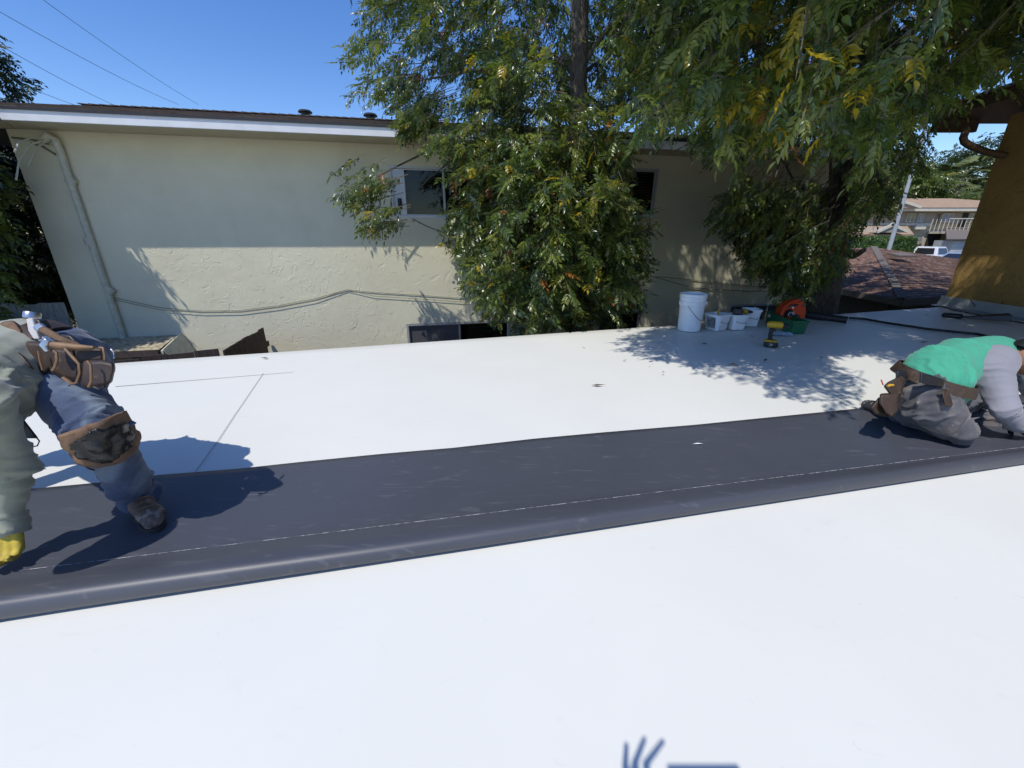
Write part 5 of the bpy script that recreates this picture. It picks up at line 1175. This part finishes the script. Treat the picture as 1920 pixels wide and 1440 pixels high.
# ------------------------------------------------------------------ photographer (stands behind the lens; only the hand and phone shadow show)
ph = empty('person', (0, -.75, 0), 0, 'photographer crouching just behind the camera whose hand and phone throw the shadow at the bottom', 'person')
V3 = Vector; hip = V3((-.05, -.75, .32)); chs = V3((-.05, -.62, .78)); nkk = V3((-.05, -.58, .96)); hed = V3((-.04, -.54, 1.08)); s1 = V3((-.26, -.58, .88)); s2 = V3((.16, -.58, .88))
e_1 = V3((-.32, -.36, .80)); w_1 = V3((-.165, -.12, .985)); e_2 = V3((.26, -.36, .80)); w_2 = V3((.17, -.13, 1.0))
k1 = V3((-.26, -.36, .42)); a1 = V3((-.24, -.62, .09)); k2 = V3((.2, -.36, .42)); a2 = V3((.18, -.62, .09))
bd = [bone(hip, chs, .13, .14), bone(chs, nkk, .12, .06), bone(nkk, hed, .05, .085), bone(hed, hed + V3((0, .03, -.04)), .092, .08), bone(chs, s1, .1, .07), bone(chs, s2, .1, .07), bone(s1, e_1, .055, .045), bone(e_1, w_1, .042, .028), bone(s2, e_2, .055, .045), bone(e_2, w_2, .042, .028), bone(hip, k1, .1, .06), bone(k1, a1, .055, .04), bone(hip, k2, .1, .06), bone(k2, a2, .055, .04)]
rel(organic('body', bd, .015, M['skin'], ph, 4), ph)
rel(organic('shirt', [bone(hip + V3((0, 0, .1)), chs, .155, .165), bone(chs, nkk, .13, .075), bone(chs, s1, .11, .085), bone(chs, s2, .11, .085), bone(s1, e_1, .075, .06), bone(s2, e_2, .075, .06)], .015, M['grey_sleeve'], ph, 4), ph)
rel(organic('trousers', [bone(hip, hip + V3((0, .03, .1)), .16, .14), bone(hip, k1, .12, .085), bone(k1, a1, .08, .07), bone(hip, k2, .12, .085), bone(k2, a2, .08, .07)], .015, M['denim'], ph, 4), ph)
rel(organic('hair', [bone(hed + V3((0, -.01, .03)), hed + V3((0, .01, .03)), .098, .09)], .014, M['hair'], ph, 3), ph)
boot(ph, (a1.x, a1.y, .09), (a1.x - .03, a1.y + .3, 0), M['boot'], 1); boot(ph, (a2.x, a2.y, .09), (a2.x + .03, a2.y + .3, 0), M['boot'], 1)
# left hand: three raised fingers beyond the end of the phone
F = []
pm = V3((-.120, -.050, 1.075)); F += [bone(w_1, pm, .026, .028), bone(w_1 + V3((.02, 0, 0)), pm + V3((.03, .0, .0)), .024, .022)]
for (b0, m0, t0) in ((V3((-.134, -.03, 1.085)), V3((-.150, .005, 1.110)), V3((-.150, .028, 1.150))), (V3((-.118, -.025, 1.092)), V3((-.130, .008, 1.118)), V3((-.108, .036, 1.158))), (V3((-.100, -.02, 1.095)), V3((-.105, .008, 1.118)), V3((-.066, .032, 1.156)))):
    F += [bone(pm, b0, .014, .009), bone(b0, m0, .0088, .0078), bone(m0, t0, .0075, .0058)]
F += [bone(pm, V3((-.085, -.035, 1.06)), .018, .012), bone(V3((-.085, -.035, 1.06)), V3((-.05, -.03, 1.075)), .011, .009)]
rel(organic('hand', F, .0035, M['skin'], ph, 2), ph)
F = [bone(w_2, V3((.11, -.06, 1.06)), .026, .026)]
for k in range(4): F += [bone(V3((.11, -.06, 1.06)), V3((.112 - .001 * k, -.02, 1.055 + .02 * k)), .014, .0095), bone(V3((.112 - .001 * k, -.02, 1.055 + .02 * k)), V3((.088, -.008, 1.06 + .02 * k)), .0095, .008)]
F += [bone(V3((.11, -.06, 1.06)), V3((.07, -.035, 1.07)), .014, .011)]
rel(organic('hand', F, .005, M['skin'], ph, 3), ph)
pc_ = empty('phone', (0, -.02, 1.1), 0, 'black phone held up by the photographer directly behind the viewpoint', 'phone')
mb = MB(); mb.box((.012, -.020, 1.108), (.158, .009, .075), Matrix.Rotation(-PITCH, 3, 'X')); rel(mb.build('case', M['black_plastic'], pc_, bevel=.003), pc_)
mb = MB(); mb.box((.012, -.0262, 1.1105), (.150, .001, .069), Matrix.Rotation(-PITCH, 3, 'X')); rel(mb.build('screen', M['glass'], pc_), pc_)

# ------------------------------------------------------------------ buckets and tools
bp_ = onz(1291, 619)
bk = empty('bucket', bp_, 0, 'tall white plastic bucket pair, nested, at the left of the row of pails', 'bucket')
mb = MB(); mb.lathe([(0, .003), (.122, .003), (.130, .01), (.134, .10), (.142, .30), (.148, .305), (.150, .318), (.149, .345), (.155, .348), (.157, .355), (.152, .362), (.146, .36), (.138, .31), (.128, .05), (0, .04)], None, 40)
ob = mb.build('pail', M['bucket'], bk, True)
mb = MB(); mb.lathe([(.148, .355), (.150, .40), (.156, .402), (.156, .412), (.150, .414), (.152, .432), (.158, .434), (.159, .442), (.152, .446), (.144, .44), (.132, .12), (0, .11)], None, 40); mb.build('inner_pail', M['bucket'], bk, True)
for s in (-1, 1):
    mb = MB(); mb.box((s * .158, -.02, .335), (.018, .03, .035)); mb.build('handle_ear', M['bucket'], bk, bevel=.004)
mb = MB(); mb.tube([(-.10, -.125, .31)] + [(-.10 + .24 * k / 10, -.125 - .05 * math.sin(math.pi * k / 10) + .06 * k / 10, .31 - .19 * math.sin(math.pi * .55 * k / 10) + .02 * k / 10) for k in range(1, 11)], .0028, 6); mb.build('wire_handle', M['wire'], bk, True)
mb = MB()
for k in range(5): a = k * 1.3; mb.tube([(.06 * math.cos(a), .06 * math.sin(a) + .02, .2), (.08 * math.cos(a), .08 * math.sin(a) + .03, .43 - .01 * k)], .03, 8)
mb.build('plastic_bag', mat('crumpled_plastic', (.65, .72, .80), .3, .2, 20, .8, 20, .02), bk, True)
def square_pail(u, v, w0, h, rz, label, tilt=0, w1=None):
    p = onz(u, v); root = empty('square_pail', p, rz, label, 'pail', 'square white pails'); w1 = w1 or w0 * 1.18; mb = MB()
    def ring(s, z, r=.03):
        out = []
        for cx, cy, a0 in ((1, 1, 0), (-1, 1, 90), (-1, -1, 180), (1, -1, 270)):
            for k in range(4): a = rad(a0 + 30 * k); out.append(Vector((cx * (s - r) + r * math.cos(a), cy * (s - r) + r * math.sin(a), z)))
        return out
    lv = [(w0 / 2 - .01, .003), (w0 / 2, .012), (w1 / 2, h - .03), (w1 / 2 + .008, h - .028), (w1 / 2 + .010, h), (w1 / 2 - .004, h), (w0 / 2 - .008, .02)]
    R = [ring(*l) for l in lv]; n = 16; vs = [p_ for r in R for p_ in r]; fs = [tuple(range(n))[::-1]]
    for k in range(len(R) - 1):
        for j in range(n): fs.append((k * n + j, k * n + (j + 1) % n, (k + 1) * n + (j + 1) % n, (k + 1) * n + j))
    fs.append(tuple((len(R) - 1) * n + j for j in range(n))); mb.add(vs, fs); mb.build('tub', M['bucket'], root, True)
    mb = MB(); mb.tube([(-w1 / 2 - .006, 0, h - .04), (-w1 / 4, -w1 / 2 - .02, h * .55), (w1 / 4, -w1 / 2 - .025, h * .48), (w1 / 2 + .006, 0, h - .04)], .0028, 6); mb.build('wire_handle', M['wire'], root, True)
    return root
pA = square_pail(1341, 618, .185, .20, rad(28), 'first square white pail beside the tall bucket, grimy label on its left side')
mb = MB(); mb.box((-.106, -.0, .10), (.003, .12, .13), Matrix.Rotation(rad(-4.0), 3, 'Y')); mb.build('grimy_label', mat('grimy_paper', (.36, .38, .36), .8, .4, 25, col2=(.08, .09, .11)), pA)
mb = MB(); mb.tube([(.0, 0, .04), (.02, .01, .25)], .012, 8); mb.build('tool_handle', M['yellow'], pA, True)
pB = square_pail(1377, 617, .165, .19, rad(8), 'middle square white pail with black and yellow tools piled on top')
pC = square_pail(1404, 611, .155, .22, rad(-12), 'third square white pail, empty, nearest the green box')
def gunlike(root, sc_, batt=True):
    def b(name, c, s, m, R=None, bev=.006):
        mb = MB(); mb.box([q * sc_ for q in c], [q * sc_ for q in s], R); return mb.build(name, m, root, bevel=bev * sc_)
    b('battery', (0, -.012, .026), (.078, .115, .046), M['black_plastic'], None, .012); b('base_plate', (0, -.006, .058), (.07, .10, .018), M['yellow'], None, .005)
    mb = MB(); mb.tube([V3((0, 0, .06)) * sc_, V3((0, .008, .12)) * sc_, V3((0, .0, .185)) * sc_], [.020 * sc_, .018 * sc_, .022 * sc_], 12); mb.build('grip', M['black_plastic'], root, True)
    mb = MB(); mb.tube([V3((0, .05, .205)) * sc_, V3((0, .02, .208)) * sc_, V3((0, -.05, .208)) * sc_, V3((0, -.075, .206)) * sc_], [.024 * sc_, .032 * sc_, .032 * sc_, .026 * sc_], 16); mb.build('motor_housing', M['yellow'], root, True)
    mb = MB(); mb.tube([V3((0, -.075, .206)) * sc_, V3((0, -.10, .206)) * sc_, V3((0, -.125, .206)) * sc_], [.022 * sc_, .020 * sc_, .012 * sc_], 14); mb.build('chuck', M['black_plastic'], root, True)
    b('trigger', (0, -.024, .165), (.014, .012, .035), M['black_plastic'], None, .003); b('rear_cap', (0, .055, .205), (.04, .012, .04), M['black_plastic'])
dp = onz(1441, 650); dr = empty('cordless_drill', dp, rad(62), 'yellow and black cordless drill standing upright on its battery in front of the green box', 'drill'); gunlike(dr, 1.12)
def text(s, size, mt, parent, M4, name='marking', ex=.0006):
    cu = bpy.data.curves.new(name, 'FONT'); cu.body = s; cu.size = size; cu.extrude = ex; cu.align_x = 'CENTER'; cu.align_y = 'CENTER'; o = bpy.data.objects.new('t', cu); COL.objects.link(o)
    dg = bpy.context.evaluated_depsgraph_get(); me = bpy.data.meshes.new_from_object(o.evaluated_get(dg)); bpy.data.objects.remove(o); me.transform(M4); return link(name, me, mt, parent)
text('20', .034, M['white_mark'], dr, Matrix.Translation((-.0455, -.012, .03)) @ Matrix.Rotation(rad(-90), 4, 'Z') @ Matrix.Rotation(rad(90), 4, 'X'))
qd = empty('impact_driver', pB.location + V3((-.02, 0, .20)), rad(60), 'black and yellow power tool lying on top of the middle square pail', 'power tool')
def lay(root, R, off):
    for c in root.children: c.data.transform(Matrix.Translation(off) @ R)
gunlike(qd, .95); lay(qd, Matrix.Rotation(rad(95), 4, 'Y') @ Matrix.Rotation(rad(20), 4, 'X'), (-.09, .0, .03))
# green box
g0 = onz(1433, 606); g1 = onz(1482, 627); g2 = onz(1500, 624)
gd = (g1 - g0); gl = gd.length; rz = math.atan2(gd.y, gd.x); gx_ = V3((math.cos(rz), math.sin(rz), 0)); gy_ = V3((-gx_.y, gx_.x, 0)); gw = .17; gh = .155
gb = empty('green_box', g0 + gx_ * gl / 2 + gy_ * gw / 2, rz, 'long open dark green plastic box with small white sticker, holding the orange blower', 'box')
mb = MB(); lo = .92
for a, b_ in (((-gl / 2, -gw / 2), (gl / 2, -gw / 2)), ((gl / 2, -gw / 2), (gl / 2, gw / 2)), ((gl / 2, gw / 2), (-gl / 2, gw / 2)), ((-gl / 2, gw / 2), (-gl / 2, -gw / 2))):
    A_ = V3((a[0], a[1], gh)); B_ = V3((b_[0], b_[1], gh)); mb.prism([V3((a[0] * lo, a[1] * lo, .003)), V3((b_[0] * lo, b_[1] * lo, .003)), B_, A_], -V3((a[0] + b_[0], a[1] + b_[1], 0)).normalized() * .006)
mb.box((0, 0, .008), (gl * .9, gw * .9, .006)); mb.build('tub', M['green_box'], gb, bevel=.002)
mb = MB()
for sx in (-1, 1): mb.box((sx * gl / 2, 0, gh), (.02, gw + .02, .010))
for sy in (-1, 1): mb.box((0, sy * gw / 2, gh + .0005), (gl - .02, .02, .010))
mb.build('rim', M['green_box'], gb, bevel=.003)
mb = MB(); mb.box((-gl * .36, -gw / 2 * .985 - .006, .115), (.062, .002, .036), Matrix.Rotation(rad(-3), 3, 'X')); mb.build('sticker', M['white_mark'], gb)
# leaf blower: orange housing with black engine cover and long black tube
bl = empty('leaf_blower', W(1490, 600, 6.4) if False else g1 + V3((.02, .25, .14)), 0, 'orange leaf blower with long black tube lying behind the green box', 'leaf blower')
tB = ray(1490, 598); tb_ = (gb.location.y + .12) / tB.y
def Wb(u, v, dy=0): return CAM + ray(u, v) * (tb_ + dy)
mb = MB(); outer = [(1466, 592), (1470, 580), (1480, 570), (1492, 565), (1506, 564), (1508, 570), (1504, 574), (1511, 574), (1512, 584), (1509, 596), (1503, 606), (1492, 604), (1478, 600)]
mb.prism([Wb(u, v) for u, v in outer], (0, .16, .0)); rel(mb.build('housing', M['orange'], bl, bevel=.018, seg=3), bl)
mb = MB(); mb.tube([Wb(1464, 592, -.03), Wb(1470, 577, -.04), Wb(1482, 567, -.04), Wb(1498, 562, -.03)], .013, 10); rel(mb.build('handle', M['orange'], bl, True), bl)
mb = MB(); mb.prism([Wb(u, v, -.05) for u, v in ((1478, 584), (1486, 580), (1490, 590), (1488, 600), (1478, 600), (1474, 594))], (0, .08, 0)); rel(mb.build('engine_cover', M['black_plastic'], bl, bevel=.008), bl)
mb = MB(); mb.prism([Wb(u, v, -.02) for u, v in ((1481, 572), (1497, 570), (1497, 573), (1482, 576))], (0, .03, 0)); rel(mb.build('vent_slot', M['black_plastic'], bl), bl)
for (u, v, r, m, nm) in ((1482.5, 597, .022, M['orange'], 'fuel_cap'), (1496, 594, .026, M['black_plastic'], 'muffler'), (1495, 598, .012, M['steel'], 'spark_plug'), (1487, 577, .014, M['steel'], 'bolt')):
    c = Wb(u, v, -.09 if m is not M['steel'] else -.11); mb = MB(); mb.tube([c, c + V3((0, .07, 0))], r, 16); rel(mb.build(nm, m, bl, True, bevel=.003), bl)
text('CX', .06, M['white_mark'], bl, Matrix.Translation(Wb(1484, 589, -.062) - bl.location) @ Matrix.Rotation(rad(-18), 4, 'Y') @ Matrix.Rotation(rad(80), 4, 'X'))
ta, tz = onz(1512, 590, .06), onz(1588, 600, .045); td = (tz - ta)
mb = MB(); mb.tube([ta, ta + td * .45, ta + td * .46, tz], [.052, .052, .045, .045], 18); rel(mb.build('tube', M['black_plastic'], bl, True), bl)
mb = MB(); mb.tube([tz - td * .02, tz + td * .005], [.05, .05], 18); rel(mb.build('nozzle', M['black_plastic'], bl, True), bl)
mb = MB(); c = onz(1408, 608) ; 
# hose across the far right of the roof
hose = [(1592, 596), (1620, 598), (1660, 605), (1700, 611), (1740, 617), (1790, 622), (1830, 626), (1870, 634), (1910, 640), (2000, 642)]
mb = MB(); mb.tube([onz(u, v, .016) for u, v in hose], .015, 8); tag(mb.build('hose', M['black_cable'], None, True), 'black hose snaking from the blower tube across the right of the roof', 'hose')
mb = MB(); mb.tube([onz(u, v, .008) for u, v in ((1765, 574), (1790, 582), (1830, 589), (1870, 596), (1920, 606), (1990, 612))], .008, 6); tag(mb.build('cord', M['black_cable'], None, True), 'thin black cord along the base of the ochre wall', 'cord')
mb = MB(); mb.tube([W(1820, 563, 6.1), onz(1833, 580, .02), onz(1850, 588, .01)], .006, 6); mb.tube([W(1880, 566, 5.8), onz(1868, 580, .02), onz(1872, 586, .01)], .006, 6); tag(mb.build('cord', M['black_cable'], None, True), 'short black cords hanging over the grey base flashing', 'cord')
# black tool bag / broom-like thing by the wall
rb_ = empty('black_tool', onz(1830, 600), 0, 'long black tool with flared head lying on the roof by the ochre wall', 'tool')
a = onz(1766, 590, .03); b = onz(1806, 594, .03); c = onz(1812, 597, .03); d = onz(1890, 602, .03); dd = (d - c).normalized()
mb = MB(); mb.tube([a, a + (b - a) * .1, b - (b - a) * .1, b], [.02, .035, .035, .018], 12); rel(mb.build('handle', M['black_plastic'], rb_, True), rb_)
mb = MB(); s = V3((-dd.y, dd.x, 0)); mb.add([c - s * .02, c + s * .03, d + s * .08, d - s * .07, c - s * .015 + V3((0, 0, .03)), c + s * .02 + V3((0, 0, .03)), d + s * .06 + V3((0, 0, .10)), d - s * .05 + V3((0, 0, .09))], [(0, 1, 2, 3), (4, 7, 6, 5), (0, 4, 5, 1), (1, 5, 6, 2), (2, 6, 7, 3), (3, 7, 4, 0)]); rel(mb.build('head', M['black_plastic'], rb_, bevel=.008), rb_)
mb = MB(); mb.tube([b, c + V3((0, 0, .02))], .014, 8); rel(mb.build('shaft', M['black_plastic'], rb_, True), rb_)
# plastic wrapper between drill and box
mb = MB(); c = onz(1462, 628, .0); R_ = random.Random(2); g = 9; vs = [(c.x + (i / g - .5) * .30 + (j / g - .5) * .1, c.y + (j / g - .5) * .16, .008 + .028 * abs(noise.noise(V3((i * .7, j * .7, 0))))) for j in range(g + 1) for i in range(g + 1)]
mb.add(vs, [(j * (g + 1) + i, j * (g + 1) + i + 1, (j + 1) * (g + 1) + i + 1, (j + 1) * (g + 1) + i) for j in range(g) for i in range(g)]); tag(mb.build('plastic_wrapper', mat('clear_blue_wrapper', (.55, .68, .80), .2), None), 'crumpled clear wrapper on the roof between the drill and the green box', 'wrapper')
# fallen leaves
places = [(1119, 723, 1.3, 'pale dry leaf alone on the white roof above the charcoal strip'), (1308, 833, .8, 'tiny pale leaf lying on the charcoal strip'), (1179, 656, .7, None), (1171, 676, .6, None), (1196, 672, .5, None), (1223, 682, .5, None), (1227, 641, .5, None), (1243, 703, .5, None), (1244, 697, .5, None), (1322, 645, 1.3, 'dark curled leaf in the tree shade just below the pails'), (1376, 684, 1.4, 'dark twig-like leaf in the tree shade below the drill, leftmost'), (1435, 676, 1.4, 'thin brown leaf in the tree shade below the drill'), (1410, 631, .7, None), (1540, 671, .8, None), (1660, 628, .8, None), (1732, 642, 1.2, None), (1500, 640, .5, None), (497, 672, 1.0, 'small dark leaf at the far roof edge above the fence end'), (1095, 652, .5, None), (1218, 688, .4, None), (1330, 705, .7, None), (1738, 590, .8, None)]
for i, (u, v, s, lb) in enumerate(places):
    p = onz(u, v, .006); q = R_.uniform(0, 6.28); l = .035 * s; mb = MB(); d = V3((math.cos(q), math.sin(q) * .6, 0)); n_ = V3((-d.y, d.x, 0)) * .35
    mb.add([-d * l, n_ * l + V3((0, 0, .006 * s)), V3((0, 0, .001)), -n_ * l + V3((0, 0, .009 * s)), d * l + V3((0, 0, .01 * s)), d * l * 1.5 + V3((0, 0, .012))], [(0, 2, 1), (0, 3, 2), (1, 2, 4), (2, 3, 4), (4, 5, 2)])
    LB = {2: 'small dry leaf in the group of five left of the tree shade, topmost', 3: 'small dry leaf in the group left of the tree shade, furthest left', 4: 'tiny dry speck between the other leaf bits left of the tree shade', 5: 'tiny leaf bit at the lower left rim of the tree shade', 6: 'leaf bit just inside the upper left tip of the tree shade', 7: 'lower of two leaf bits on the lower rim of the tree shade', 8: 'upper of two leaf bits on the lower rim of the tree shade', 12: 'small leaf in the shade between the pails and the cordless drill', 13: 'leaf on the bright patch right of the drill', 14: 'leaf near the black hose, left one', 15: 'bigger curled leaf in dappled shade behind the kneeling worker', 16: 'tiny leaf in dappled shade right of the green box', 18: 'tiny leaf bit near the far roof edge before the centre tree', 19: 'tiny leaf bit nearest the camera left of the tree shade', 20: 'dark leaf at the lower rim of the tree shade, left half', 21: 'leaf by the roof corner in front of the ochre wall'}
    o = mb.build('fallen_leaf', M['white_mark'] if i == 1 else M['dry_leaf']); o.location = p; tag(o, lb or LB[i], 'leaf', 'fallen leaves on the roof')
